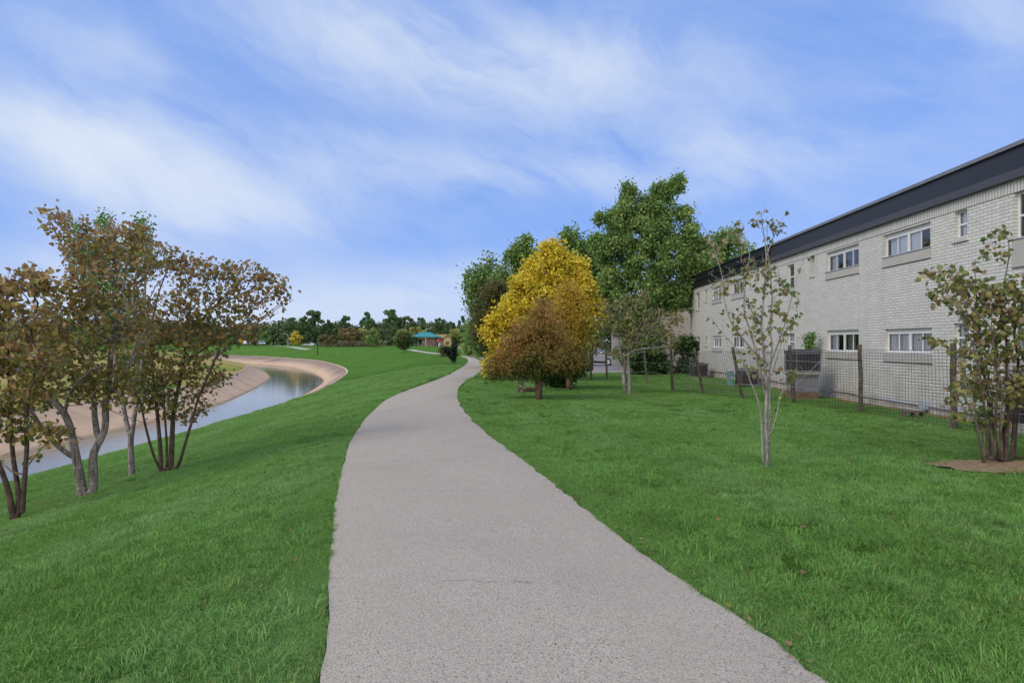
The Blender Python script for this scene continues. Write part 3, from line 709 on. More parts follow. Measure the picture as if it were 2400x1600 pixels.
condenser((9.75, 31.2, float(zt(9.6, 31.2)) + .06), 0, .75, .75, .66, 'dark air conditioner at the far corner of the long building')
acn = condenser((9.62, 10.9, float(zt(9.3, 10.9)) + .16), BA, .62, .9, .68, 'grey air conditioner on a concrete pad behind the multi-stem bush', flat_mat('ac_casing_light', (0.36, 0.36, 0.38), .5))
m = MB(); m.box((9.2, 10.35, -.05), (9.72, 11.45, .155)); tag(m.build('concrete_pad', mConc, bevel=.01), 'concrete pad under the air conditioner behind the multi-stem bush', 'concrete pad')
mTeal = flat_mat('teal_paint', (0.14, 0.27, 0.28), .5)
ub = thing('utility_box', 'narrow teal utility box standing against the brick wall behind the leaning posts', 'utility box', (9.0, 24.6, float(zt(9, 24.6))))
m = MB(); m.box((-.1, -.12, 0), (.1, .12, .60)); m.build('cabinet', mTeal, ub, bevel=.008)
m = MB(); m.box((-.115, -.135, .601), (.115, .135, .64)); m.build('lid', mTeal, ub, bevel=.006); m = MB(); m.box((-.04, -.131, .3), (.04, -.121, .42)); m.build('latch', mPipe, ub)
# cinder block
cb = MB(); X0, Y0, Z0 = 9.0, 13.35, float(zt(9, 13.3)) - .01
L_, W_, H_ = .40, .2, .19
cb.box((0, 0, 0), (L_, .03, H_)); cb.box((0, W_ - .03, 0), (L_, W_, H_))
for x in (0, .185, .37): cb.box((x, .031, 0), (x + .03, W_ - .031, H_))
o = cb.build('cinder_block', flat_mat('brown_cinder', (0.15, 0.125, 0.10), .95, var=.2, scale=12, bmp=.5)); o.location = (X0 - .15, Y0 + .02, Z0); o.rotation_euler = (R(90), 0, R(-8)); o.location.z += .0; o.location.y += .2
tag(o, 'brown hollow cinder block lying on the soil below the grey electric box', 'block')
# dark bags by the wall behind the sapling
mBag, t, p = new_mat('black_bag'); p.inputs['Base Color'].default_value = (.012, .012, .014, 1); p.inputs['Roughness'].default_value = .3; g = t.n('ShaderNodeNewGeometry'); bump(t, p, t.noise(g.outputs['Position'], 9, 5, .6, 1.5), .8, .05)
def bag(loc, r, label, seed):
    rg = np.random.default_rng(seed); nu, nv = 18, 12; V = []
    for j in range(nv + 1):
        ph = math.pi * j / nv
        for i in range(nu):
            th_ = 2 * math.pi * i / nu; q = 1 + .10 * math.sin(3 * th_ + seed) * math.sin(ph) + rg.normal(0, .03)
            z = math.cos(ph); zz = max(z, -.55) * .8 + (.5 * max(0, z - .85) * 3)
            V.append((loc[0] + r * 1.2 * q * math.sin(ph) * math.cos(th_), loc[1] + r * q * math.sin(ph) * math.sin(th_), loc[2] + r * (.44 + zz)))
    fs = [[j * nu + i, (j + 1) * nu + i, (j + 1) * nu + (i + 1) % nu, j * nu + (i + 1) % nu] for j in range(nv) for i in range(nu)]
    o = mesh_np('trash_bag', np.array(V), np.array(fs), mBag, smooth=True); return tag(o, label, 'bag', 'black bags at the foot of the wall')
for k, (px, py, r, lb) in enumerate([(1752, 899, .16, 'left black bag at the foot of the wall, nearer the leaning post'), (1778, 903, .20, 'larger black bag at the foot of the wall, right behind the sapling stems')]):
    bag(hit(px, py), r, lb, k + 3)
# cable loop by the far condenser
m = MB(); c_ = hit(1656, 884)
pts = [np.array([c_[0] - .15 + .22 * math.sin(a) * .6, c_[1], c_[2] + .30 + .28 * math.cos(a)]) for a in np.linspace(-2.6, 2.6, 14)]
for a, b in zip(pts[:-1], pts[1:]): m.bar(a, b, .025, 6)
tag(m.build('drain_pipe', mPipe), 'small curved grey pipe beside the far air conditioner', 'pipe')
c_ = hit(1602, 872)
m = MB(); m.box((c_[0] - .55, c_[1], c_[2] - .05), (c_[0] + .45, c_[1] + .25, c_[2] + .17)); 
o = m.build('painted_kerb', flat_mat('red_paint', (0.42, 0.085, 0.035), .6, var=.2, scale=5), bevel=.02); tag(o, 'low red painted kerb block by the corner of the cream building', 'kerb')
# ------------------------------------------------------------------ trees
def skeleton(trunks, pts, step, tip=.003, e=2.25, up=.25, seed=0, jit=.12, pen=.9, pw=.22, maxr=None):
    """trunks: list of (points, r0, r1) polylines, later ones spring from the nearest earlier node; pts: crown points to reach"""
    rg = np.random.default_rng(seed)
    P = []; par = []; rmin = []; pl = []
    for ti, (tp, r0, r1) in enumerate(trunks):
        tp = np.asarray(tp, float); sg = np.linalg.norm(np.diff(tp, axis=0), axis=1); cum = np.concatenate([[0], np.cumsum(sg)])
        n = max(2, int(cum[-1] / step) + 1); s = np.linspace(0, cum[-1], n); Q = np.stack([np.interp(s, cum, tp[:, k]) for k in range(3)], 1)
        # round the corners a little
        for _ in range(2): Q[1:-1] = (Q[:-2] + 2 * Q[1:-1] + Q[2:]) / 4
        rad = np.linspace(r0, r1, n)
        if ti and r0 > 0:
            A = np.array(P); j = int(np.argmin(np.linalg.norm(A - Q[0], axis=1)))
            if np.linalg.norm(A[j] - Q[0]) > .25 * max(step, .3) * 4: j = -1
        else: j = -1
        for k in range(n):
            if k == 0 and j >= 0: prev = j; continue
            P.append(Q[k]); par.append(prev if (k or j >= 0) else -1); rmin.append(rad[k])
            pl.append(0 if par[-1] < 0 else pl[par[-1]] + np.linalg.norm(P[-1] - P[par[-1]])); prev = len(P) - 1
    base = len(P)
    if len(pts):
        pts = np.asarray(pts, float)
        A = np.array(P); ds = np.min(np.linalg.norm(pts[:, None] - A[None, ::2], axis=2), axis=1); order = np.argsort(ds)
        cap = base + int(ds.sum() / step * 1.0) + len(pts) * 3 + 50
        A2 = np.zeros((cap * 2, 3)); A2[:base] = A; PL = np.zeros(cap * 2); PL[:base] = pl; n = base
        for q in order:
            p = pts[q]; dv = p - A2[:n]; dd = np.sqrt((dv * dv).sum(1)); cost = dd + pw * PL[:n] + pen * np.maximum(0, -dv[:, 2])
            j = int(np.argmin(cost)); d = dd[j]
            if d < 1e-3: continue
            m_ = max(1, int(round(d / step))); a = A2[j].copy(); pj = par[j]
            dir0 = (a - A2[pj]) / (np.linalg.norm(a - A2[pj]) + 1e-9) if pj >= 0 else np.array([0, 0, 1.])
            dir0 = dir0 * .7 + np.array([0, 0, up]) + rg.normal(0, .15, 3); c = a + dir0 * d * .4
            prev = j
            for k in range(1, m_ + 1):
                u = k / m_; x = (1 - u) ** 2 * a + 2 * u * (1 - u) * c + u * u * p + (rg.normal(0, jit * step, 3) if k < m_ else 0)
                if n >= len(A2): A2 = np.concatenate([A2, np.zeros_like(A2)]); PL = np.concatenate([PL, np.zeros_like(PL)])
                A2[n] = x; PL[n] = PL[prev] + d / m_; par.append(prev); rmin.append(0); prev = n; n += 1
        A = A2[:n]
    else: A = np.array(P); n = len(A)
    par = np.array(par); acc = np.zeros(n); nch = np.zeros(n, int)
    for i in range(n - 1, -1, -1):
        if acc[i] == 0: acc[i] = tip ** e
        if par[i] >= 0: acc[par[i]] += acc[i]; nch[par[i]] += 1
    r = acc ** (1 / e)
    if maxr: r = np.minimum(r, maxr)
    rm = np.array(rmin); r = np.where(rm > 0, np.clip(r, rm * .85, rm * 1.05), r)
    # main child
    main = np.full(n, -1); best = np.zeros(n)
    for i in range(n):
        j = par[i]
        if j >= 0 and acc[i] > best[j]: best[j] = acc[i]; main[j] = i
    return A, par, r, main, nch
def tubes(A, par, r, main, sides=6, flare=None):
    n = len(A); idx = np.where(par >= 0)[0]; p = par[idx]
    d = A[idx] - A[p]; L = np.linalg.norm(d, axis=1); L[L == 0] = 1e-6; d /= L[:, None]
    nd = np.zeros((n, 3)); nd[idx] = d
    hasm = main >= 0; m_ = main[hasm]; tmp = nd.copy(); tmp[hasm] = nd[hasm] + nd[m_]; roots = par < 0; tmp[roots & hasm] = nd[main[roots & hasm]]
    tmp /= np.linalg.norm(tmp, axis=1)[:, None] + 1e-9; nd = tmp
    def ring(c, dr, rad):
        up = np.where(np.abs(dr[:, 2:3]) < .95, np.array([[0, 0, 1.]]), np.array([[1., 0, 0]])); up = np.array([[.31, .95, .05]]) * np.ones_like(dr)
        x = np.cross(dr, up); x /= np.linalg.norm(x, axis=1)[:, None] + 1e-9; y = np.cross(dr, x); th_ = np.arange(sides) * 2 * np.pi / sides
        return c[:, None] + (x[:, None] * np.cos(th_)[None, :, None] + y[:, None] * np.sin(th_)[None, :, None]) * rad[:, None, None]
    ismain = main[p] == idx
    d0 = np.where(ismain[:, None], nd[p], d); r0 = np.where(ismain, r[p], np.minimum(r[p], r[idx] * 1.2))
    V0 = ring(A[p], d0, r0); V1 = ring(A[idx], nd[idx], r[idx]); k = len(idx)
    V = np.concatenate([V0, V1], 1).reshape(-1, 3); b = np.arange(k)[:, None] * 2 * sides; s = np.arange(sides)[None]
    f = np.stack([b + s, b + (s + 1) % sides, b + sides + (s + 1) % sides, b + sides + s], -1).reshape(-1, 4)
    return V, f
LEAF = np.array([(0, 0, 0), (-.46, .28, .10), (-.36, .72, .08), (0, 1, -.08), (.36, .72, .08), (.46, .28, .10)], float)
LEAF_F = np.array([(0, 1, 2, 3), (0, 3, 4, 5)])
SPRAY = np.array([(0, 0, 0), (-.14, .35, .03), (-.10, .75, 0), (0, 1, -.06), (.10, .75, 0), (.14, .35, .03)], float)
def rot_from(y, roll):
    """frames whose Y axis is y; roll about it"""
    y = y / (np.linalg.norm(y, axis=1)[:, None] + 1e-9); up = np.array([[0, 0, 1.]]) + 0 * y; up[np.abs(y[:, 2]) > .97] = (1, 0, 0)
    x = np.cross(y, up); x /= np.linalg.norm(x, axis=1)[:, None] + 1e-9; z = np.cross(x, y)
    c, s = np.cos(roll)[:, None], np.sin(roll)[:, None]; return x * c + z * s, y, -x * s + z * c
def leaves(C, size, seed, shape=LEAF, droop=.6, szvar=.35, rollvar=1.2, dirs=None, var=None):
    rg = np.random.default_rng(seed); n = len(C); y = rg.normal(0, 1, (n, 3))
    if dirs is not None: y = y * .6 + dirs
    y[:, 2] = y[:, 2] * .7 - droop; x, y, z = rot_from(y, rg.normal(0, rollvar, n)); s = size * (1 + rg.uniform(-szvar, szvar, n))
    wv = 1 + rg.uniform(-.25, .15, n); curl = rg.uniform(.4, 3.0, n)
    V = C[:, None] + (x[:, None] * (shape[None, :, 0] * wv[:, None])[..., None] + y[:, None] * shape[None, :, 1, None] + z[:, None] * (shape[None, :, 2] * curl[:, None])[..., None]) * s[:, None, None]
    k = len(shape); f = (np.arange(n)[:, None, None] * k + LEAF_F[None]).reshape(-1, 4)
    v = rg.uniform(0, 1, n) if var is None else var
    return V.reshape(-1, 3), f, np.repeat(v, k)
def in_blobs(blobs, D, n, seed, dep=.8, shell=.55):
    """blobs: (px, py, rx, ry[, dD]) in photo pixels at distance D -> points filling them"""
    rg = np.random.default_rng(seed); ar = np.array([b[2] * b[3] for b in blobs], float); ar = ar ** .78; k = rg.choice(len(blobs), n, p=ar / ar.sum()); out = []
    v = rg.normal(0, 1, (n, 3)); v /= np.linalg.norm(v, axis=1)[:, None]; v *= (rg.uniform(shell ** 3, 1, n) ** (1 / 3))[:, None]
    for i in range(n):
        b = blobs[k[i]]; dd = b[4] if len(b) > 4 else 0; c = at(b[0], b[1], D + dd); s = (D + dd) / F
        out.append(c + v[i] * np.array([b[2] * s, (b[2] + b[3]) / 2 * s * dep, b[3] * s]))
    return np.array(out)
def tpath(pts, D0, dD=0.0, curve=0.0):
    n = len(pts); return np.array([at(px, py, D0 + dD * k / max(1, n - 1)) for k, (px, py) in enumerate(pts)])
def make_tree(name, label, cat, base, trunks, blobs, D, npts, nleaf, lsize, lmat, bmat, seed, step=.12, tip=.0028, shape=LEAF, droop=.5, dep=.8, twig=.012, group=None, spread=.06, pen=.9, up=.25, sides=6, pw=.22, shell=.35, crown_name='crown', maxr=None, szvar=.35, e=2.25, turn=False, ripe=False):
    o = thing(name, label, cat, base, 0, group)
    pts = in_blobs(blobs, D, npts, seed, dep, shell) if npts else np.zeros((0, 3))
    if npts: pts = pts[pts[:, 2] > base[2] + .25]
    A, par, r, main, nch = skeleton(trunks, pts, step, tip, e, up, seed, pen=pen, pw=pw, maxr=maxr)
    V, f = tubes(A, par, r, main, sides)
    idx_ = np.where(par >= 0)[0]; thin = np.clip(1 - (np.minimum(r[idx_], r[par[idx_]]) - .004) / .010, 0, 1)
    mesh_np('trunk', V, f, bmat, o, smooth=True, attrs={'thin': np.repeat(thin, 2 * sides)})
    rg = np.random.default_rng(seed + 5); cand = np.where((r < twig) & (par >= 0))[0]
    wgt = 1.0 / (r[cand] + .002); wgt = wgt / wgt.sum()
    k = rg.choice(cand, nleaf, p=wgt); u = rg.uniform(0, 1, nleaf)[:, None]
    C = A[k] * u + A[par[k]] * (1 - u) + rg.normal(0, spread, (nleaf, 3)); C = C[C[:, 2] > base[2] + .1]
    V, f, v = leaves(C, lsize, seed + 9, shape, droop, szvar)
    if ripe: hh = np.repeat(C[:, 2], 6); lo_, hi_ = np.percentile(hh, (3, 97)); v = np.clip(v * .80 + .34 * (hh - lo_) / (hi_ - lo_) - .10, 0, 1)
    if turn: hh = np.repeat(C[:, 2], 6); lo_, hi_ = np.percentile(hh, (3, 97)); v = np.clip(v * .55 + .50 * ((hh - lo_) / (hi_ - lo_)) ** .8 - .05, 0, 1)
    mesh_np(crown_name, V, f, lmat, o, attrs={'var': v})
    return o

mBarkG = bark_mat('grey_bark', (0.065, 0.052, 0.048), (0.30, 0.27, 0.255), 26)
mBarkD = bark_mat('dark_bark', (0.040, 0.028, 0.022), (0.115, 0.085, 0.070), 18)
mBarkP = bark_mat('pale_bark', (0.12, 0.108, 0.102), (0.33, 0.305, 0.29), 26)
mBarkB = bark_mat('brown_bark', (0.075, 0.040, 0.030), (0.17, 0.105, 0.082), 18)
mRed = leaf_mat('redbud_leaf', [(0, (0.085, 0.130, 0.040)), (.22, (0.190, 0.215, 0.055)), (.42, (0.320, 0.260, 0.072)), (.58, (0.245, 0.150, 0.066)), (.72, (0.36, 0.235, 0.080)), (.84, (0.43, 0.32, 0.215)), (.93, (0.22, 0.125, 0.080)), (1, (0.56, 0.42, 0.08))], .42, cl=.25)
mRedG = leaf_mat('redbud_leaf_green', [(0, (0.069, 0.144, 0.042)), (.35, (0.167, 0.219, 0.060)), (.58, (0.287, 0.256, 0.078)), (.75, (0.218, 0.150, 0.074)), (.92, (0.402, 0.325, 0.198)), (1, (0.483, 0.450, 0.084))], .40, cl=.25)
mGreenS = leaf_mat('small_green_leaf', [(0, (0.056, 0.138, 0.032)), (.6, (0.133, 0.275, 0.061)), (1, (0.309, 0.390, 0.091))], .3, cl=.2)
mGreenB = leaf_mat('green_tree_leaf', [(0, (0.069, 0.150, 0.038)), (.4, (0.167, 0.281, 0.074)), (.75, (0.276, 0.400, 0.138)), (.90, (0.380, 0.388, 0.120)), (1, (0.437, 0.312, 0.084))], .42, clump=.40, cl=.40)
mGreenD = leaf_mat('dark_green_leaf', [(0, (0.017, 0.048, 0.017)), (.6, (0.048, 0.105, 0.034)), (1, (0.102, 0.170, 0.060))], .2, clump=.8, cl=.25)
mYel = leaf_mat('yellow_leaf', [(0, (0.403, 0.313, 0.033)), (.35, (0.657, 0.522, 0.046)), (.75, (0.784, 0.650, 0.078)), (.92, (0.594, 0.626, 0.091)), (1, (0.297, 0.418, 0.065))], .45, clump=.5, cl=.25)
mCyp = leaf_mat('rust_cypress_leaf', [(0, (0.050, 0.085, 0.024)), (.25, (0.110, 0.140, 0.034)), (.48, (0.25, 0.190, 0.045)), (.72, (0.42, 0.230, 0.070)), (1, (0.50, 0.270, 0.11))], .42, clump=1.1, cl=.35)
mCyp2 = leaf_mat('gold_cypress_leaf', [(0, (0.110, 0.150, 0.030)), (.35, (0.27, 0.25, 0.036)), (.7, (0.52, 0.37, 0.050)), (1, (0.58, 0.36, 0.06))], .42, clump=.9, cl=.35)
mCyp3 = leaf_mat('olive_cypress_leaf', [(0, (0.040, 0.080, 0.028)), (.45, (0.090, 0.115, 0.038)), (.8, (0.150, 0.130, 0.048)), (1, (0.22, 0.145, 0.06))], .3, clump=.7, cl=.35)
Z2 = lambda L: [(.298 * x, 800 + .298 * y) for x, y in L]      # notes taken from an enlargement of the photograph
def base_of(px, py): return hit(px, py)

# --- group on the left bank
b2 = base_of(205, 1166); D2 = b2[1]
tr = [(tpath(Z2([(655,1250),(625,1050),(592,880),(560,700),(530,600),(480,520),(370,420),(250,300),(150,220),(-40,200)]), D2, -.5), .086, .028),
      (tpath(Z2([(728,1225),(738,1000),(722,890),(745,830),(790,790),(838,660),(822,480),(858,340),(868,120),(885,-40)]), D2, .3), .080, .03),
      (tpath(Z2([(640,930),(560,910),(430,800),(330,690),(260,560),(190,470),(40,430)]), D2, -.7), .048, .02),
      (tpath(Z2([(772,770),(744,610),(738,420),(712,280),(650,120),(600,0)]), D2 + .15, .5), .055, .022),
      (tpath(Z2([(848,440),(930,300),(1030,180),(1090,30),(1150,-100)]), D2 + .2, .6), .05, .02),
      (tpath(Z2([(512,560),(530,430),(600,330),(700,240),(830,175)]), D2 - .25, -.4), .030, .014),
      (tpath([(259,812),(215,720),(165,620),(120,520)], D2 + .3, .2), .040, .010), (tpath([(262,800),(285,700),(300,600),(290,530)], D2 + .3, .5), .036, .010),
      (tpath([(262,800),(330,740),(390,690)], D2 + .3, -.3), .03, .010), (tpath([(0,860),(-60,780),(-80,700)], D2 - .5, .2), .03, .012)]
bl = [(112,500,36,15),(165,528,55,30),(205,580,62,50),(270,560,62,42),(320,545,36,34),(345,600,45,40),(250,660,95,60),(160,700,85,60),(150,770,100,60),(80,820,90,60),(280,760,90,70),(200,860,110,45),(120,905,110,45),(250,905,80,45),(60,945,60,30),(30,780,60,50)]
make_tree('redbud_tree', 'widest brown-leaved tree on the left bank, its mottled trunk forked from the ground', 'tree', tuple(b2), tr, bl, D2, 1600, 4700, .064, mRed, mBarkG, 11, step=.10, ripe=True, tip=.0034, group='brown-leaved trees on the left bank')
b4 = base_of(392, 1108); D4 = b4[1]
tr = [(tpath(Z2([(1268,1035),(1262,850),(1232,500),(1205,300),(1190,100),(1170,-80)]), D4, .3), .046, .018),
      (tpath(Z2([(1295,1040),(1240,980),(1192,850),(1140,650),(1105,480),(1040,330),(980,200)]), D4 + .02, -.5), .030, .012),
      (tpath(Z2([(1342,1035),(1352,800),(1362,560),(1412,330),(1445,150),(1470,-50)]), D4, .2), .048, .018),
      (tpath(Z2([(1375,1020),(1402,990),(1442,850),(1512,620),(1562,430),(1640,270),(1692,130),(1760,-20)]), D4 - .05, -.4), .034, .016),
      (tpath(Z2([(1310,1036),(1312,800),(1290,500),(1285,250)]), D4 + .15, .5), .03, .013),
      (tpath([(504,840),(560,790),(620,745),(675,705)], D4 - .4, -.2), .020, .006), (tpath([(438,785),(500,720),(560,665),(640,640)], D4 + .2, .3), .024, .006),
      (tpath([(430,850),(520,790),(600,760)], D4, -.2), .018, .006), (tpath([(350,790),(370,690),(400,610)], D4 + .3, .2), .026, .008)]
bl = [(395,610,55,42),(455,640,60,48),(520,640,45,34),(580,640,55,32),(640,665,42,28),(668,690,22,14),(560,700,80,38),(480,720,95,55),(400,740,85,70),(560,770,60,28),(470,800,80,50),(400,860,75,50),(490,880,50,38),(350,900,60,45),(430,950,60,44),(350,930,50,36),(340,800,60,50),(600,730,46,22)]
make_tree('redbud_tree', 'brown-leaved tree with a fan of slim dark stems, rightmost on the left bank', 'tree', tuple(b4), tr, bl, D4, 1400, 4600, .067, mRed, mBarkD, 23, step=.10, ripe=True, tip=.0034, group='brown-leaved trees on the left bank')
b1 = base_of(42, 1220); D1 = b1[1]
tr = [(tpath(Z2([(112,1412),(62,1150),(0,980),(-80,800),(-140,600)]), D1, -.3), .05, .02), (tpath(Z2([(150,1405),(142,1150),(100,900),(82,600),(90,430),(60,200)]), D1, .3), .042, .018),
      (tpath(Z2([(172,1395),(196,1050),(215,800),(198,560),(230,420),(270,250)]), D1, .1), .040, .016), (tpath(Z2([(200,1000),(300,870),(400,760),(480,690)]), D1 + .05, -.2), .012, .005), (tpath(Z2([(128,1060),(60,990),(0,940),(-60,900)]), D1, .2), .014, .006)]
bl = [(60,650,50,30),(100,660,36,24),(20,700,60,45),(90,745,60,45),(-40,720,60,60),(20,820,75,60),(-50,850,60,60),(110,850,55,40),(50,910,70,40),(60,1000,40,24),(130,1010,30,18),(-30,980,50,50)]
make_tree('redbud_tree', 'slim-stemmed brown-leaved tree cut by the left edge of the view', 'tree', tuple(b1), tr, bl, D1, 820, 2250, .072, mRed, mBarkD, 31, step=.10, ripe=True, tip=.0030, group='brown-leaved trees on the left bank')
b3 = base_of(309, 1116); D3 = b3[1]
tr = [(tpath(Z2([(1040,1062),(1026,850),(1030,760)]), D3), .066, .056), (tpath(Z2([(1026,760),(985,600),(968,480),(930,250),(880,0),(800,-300),(700,-700)]), D3, .8), .05, .02),
      (tpath(Z2([(1034,760),(1060,560),(1082,460),(1110,250),(1130,0),(1140,-400),(1150,-800)]), D3, 1.0), .05, .018)]
bl = [(185,560,28,45),(215,620,48,70),(260,690,56,70),(325,600,48,52),(335,530,20,34),(248,520,20,28),(300,740,56,60),(230,790,44,40),(310,860,50,40),(250,600,50,50)]
make_tree('green_leaf_tree', 'small-leaved green tree behind the brown crowns, single pale trunk beside the forked one', 'tree', tuple(b3), tr, bl, D3 + .8, 700, 8500, .050, mGreenS, mBarkG, 41, step=.12, tip=.0022, droop=.2, twig=.014, spread=.07)

# --- thin sapling on the right lawn
Z4 = lambda L: [(1640 + .408 * x, 480 + .408 * y) for x, y in L]
bs = base_of(1797, 1099); Ds = bs[1]
tr = [(tpath(Z4([(386,1518),(378,1250),(386,1050),(372,900),(352,700),(372,480),(384,300),(370,180),(352,60)]), Ds, .1), .030, .006),
      (tpath(Z4([(394,1500),(402,1150),(400,930),(450,800),(500,650),(540,480),(590,330),(615,300)]), Ds + .05, .4), .022, .003),
      (tpath(Z4([(364,1500),(352,1200),(330,1100),(283,1000),(240,860),(180,790),(100,700),(62,640)]), Ds - .02, -.3), .016, .003),
      (tpath(Z4([(372,900),(290,820),(180,680),(140,560),(130,400),(90,280),(30,140)]), Ds, -.2), .015, .003),
      (tpath(Z4([(378,1100),(335,880),(250,600),(265,420),(292,260),(200,110)]), Ds + .05, .3), .016, .003),
      (tpath(Z4([(384,300),(400,240),(440,150),(470,80),(505,35)]), Ds + .1, 0), .009, .003),
      (tpath(Z4([(398,930),(420,820),(400,700),(420,520),(400,380),(385,200),(390,100)]), Ds, .2), .016, .003),
      (tpath(Z4([(400,1330),(440,1220),(460,1100),(500,1000),(560,940)]), Ds, .2), .008, .003),
      (tpath(Z4([(376,1050),(330,920),(310,760),(300,600)]), Ds - .05, -.2), .012, .003), (tpath(Z4([(402,1000),(440,900),(470,780),(510,700),(560,640)]), Ds + .05, .1), .012, .003)]
bl = [(1792,512,28,28),(1722,548,22,36),(1668,590,20,34),(1690,660,30,40),(1740,640,40,50),(1795,640,50,50),(1840,700,36,50),(1755,740,60,50),(1810,770,52,45),(1760,850,40,40),(1845,870,26,24),(1825,530,18,22),(1860,750,22,30)]
make_tree('sapling', 'thin pale many-stemmed sapling with few brown leaves alone on the right lawn', 'tree', tuple(bs), tr, bl, Ds, 420, 640, .056, mRedG, mBarkP, 53, step=.07, tip=.0018, twig=.006, spread=.02, pen=2.0, up=.8, pw=.35, dep=.9, droop=.9, crown_name='crown')

# --- multi-stem bush at the right edge
Z5 = lambda L: [(2150 + .402 * x, 500 + .402 * y) for x, y in L]
bb = base_of(2342, 1086); Db = bb[1]
tr = [(tpath(Z5([(510,1462),(530,1150),(520,900),(520,700),(480,610),(500,450),(535,250),(540,180),(490,60)]), Db, .1), .035, .004),
      (tpath(Z5([(548,1455),(572,1150),(590,850),(560,700),(600,560),(680,420),(740,330)]), Db + .1, .3), .034, .008),
      (tpath(Z5([(472,1460),(440,1200),(382,900),(352,650),(340,400),(330,280)]), Db, .2), .030, .006),
      (tpath(Z5([(384,1450),(350,1270),(330,1180),(280,1080),(215,1020)]), Db - .1, -.3), .020, .004), (tpath(Z5([(384,1440),(352,1250),(330,1100),(300,980),(240,850),(160,760),(60,740)]), Db - .1, -.4), .013, .003),
      (tpath(Z5([(412,1460),(402,1200),(370,950),(330,780),(250,580),(200,500),(125,400),(30,362)]), Db - .05, -.5), .020, .003),
      (tpath(Z5([(450,1462),(455,1200),(470,1000),(450,800),(420,640),(300,540),(200,490)]), Db - .1, -.2), .024, .006),
      (tpath(Z5([(492,1465),(500,1250),(540,1050),(640,860),(720,700)]), Db, .3), .026, .008), (tpath(Z5([(560,1450),(580,1200),(600,1000),(690,840),(760,760)]), Db + .2, .1), .028, .008),
      (tpath(Z5([(430,1460),(420,1300),(440,1100),(400,900),(430,700),(440,500),(380,380)]), Db + .2, .4), .018, .005), (tpath(Z5([(455,1455),(425,1280),(405,1080),(420,930)]), Db, .1), .016, .006), (tpath(Z5([(500,1462),(480,1250),(500,1050),(470,860)]), Db - .08, -.1), .020, .007), (tpath(Z5([(400,1450),(375,1300),(395,1150),(340,980)]), Db + .1, .2), .013, .005), (tpath(Z5([(530,1460),(560,1300),(545,1120),(580,960)]), Db + .06, .2), .018, .007), (tpath(Z5([(520,640),(600,540),(640,500),(700,430)]), Db, -.1), .012, .004),
      (tpath(Z5([(610,1440),(640,1415),(700,1380)]), Db + .1, .0), .022, .015)]
bl = [(2338,548,14,18),(2335,590,24,20),(2225,648,46,34),(2270,700,60,50),(2330,690,55,50),(2200,690,26,20),(2380,700,45,60),(2310,760,70,50),(2370,800,50,60),(2290,830,55,45),(2260,900,40,40),(2330,900,60,50),(2390,910,40,50),(2440,700,60,90),(2440,860,60,80),(2240,960,22,26),(2320,980,40,22),(2175,642,20,10),(2180,800,24,9)]
make_tree('multi_stem_bush', 'dense many-stemmed bush with green and brown leaves on the bare dirt patch at the right', 'bush', tuple(bb), tr, bl, Db, 950, 2700, .068, mRedG, mBarkD, 67, step=.08, tip=.002, twig=.007, spread=.035, pen=1.0, up=.5, droop=.7)

# --- middle distance
def simple_tree(name, label, px, py, D, blobs, mat, bark, n, size, seed, r0=.12, shape=LEAF, npts=220, lean=0, dep=.9, step=.35, droop=.3, group=None, trunk_top=None, cat='tree', shell=.5, spread=None, twig=.03, cone=False, sides=6, kz=None):
    z0 = float(zt((px - 1200) / F * D, D)); b = np.array([(px - 1200) / F * D, D, z0])
    ty = trunk_top if trunk_top else min(q[1] for q in blobs); tx = px + lean
    T = at(tx, ty, D); tr_ = [(np.array([b - (0, 0, .15), b * .7 + T * .3 + np.array([.04, 0, 0]), b * .35 + T * .65 - np.array([.05, 0, 0]), T]), r0, r0 * .15)]
    return make_tree(name, label, cat, tuple(b), tr_, blobs, D, npts, n, size, mat, bark, seed, step=step, tip=.006, shape=shape, droop=droop, dep=dep, twig=twig, group=group, turn=cone, spread=spread if spread else size * 1.2, pen=.4 if cone else .9, up=.0 if cone else .25, shell=shell, sides=sides, szvar=.4)
# brown cypress: flared trunk
Dc = hit(1263, 939)[1]
o = simple_tree('cypress_tree', 'rust-brown feathery cypress standing in front of the yellow tree', 1263, 939, Dc,
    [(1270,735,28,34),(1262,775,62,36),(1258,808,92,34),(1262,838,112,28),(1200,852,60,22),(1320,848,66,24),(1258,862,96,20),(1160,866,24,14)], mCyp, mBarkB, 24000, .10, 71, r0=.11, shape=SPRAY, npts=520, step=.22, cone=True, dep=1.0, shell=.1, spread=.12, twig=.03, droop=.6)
m = MB(); bs_ = hit(1263, 939); m.bar(bs_ + (0, 0, -.05), bs_ + (0, 0, .55), .115, 10, .09); m.build('root_flare', mBarkB, o, smooth=True, local=False)
Dc2 = hit(1333, 916)[1]
o = simple_tree('cypress_tree', 'golden-orange feathery cypress between the rust-brown one and the parked car', 1333, 916, Dc2,
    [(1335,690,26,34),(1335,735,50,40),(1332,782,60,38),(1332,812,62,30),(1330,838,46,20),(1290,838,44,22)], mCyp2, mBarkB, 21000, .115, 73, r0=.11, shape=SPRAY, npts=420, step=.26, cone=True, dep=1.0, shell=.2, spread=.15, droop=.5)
m = MB(); bs_ = hit(1333, 916); m.bar(bs_ + (0, 0, -.05), bs_ + (0, 0, .5), .115, 10, .09); m.build('root_flare', mBarkB, o, smooth=True, local=False)
Dc3 = hit(1169, 890)[1]
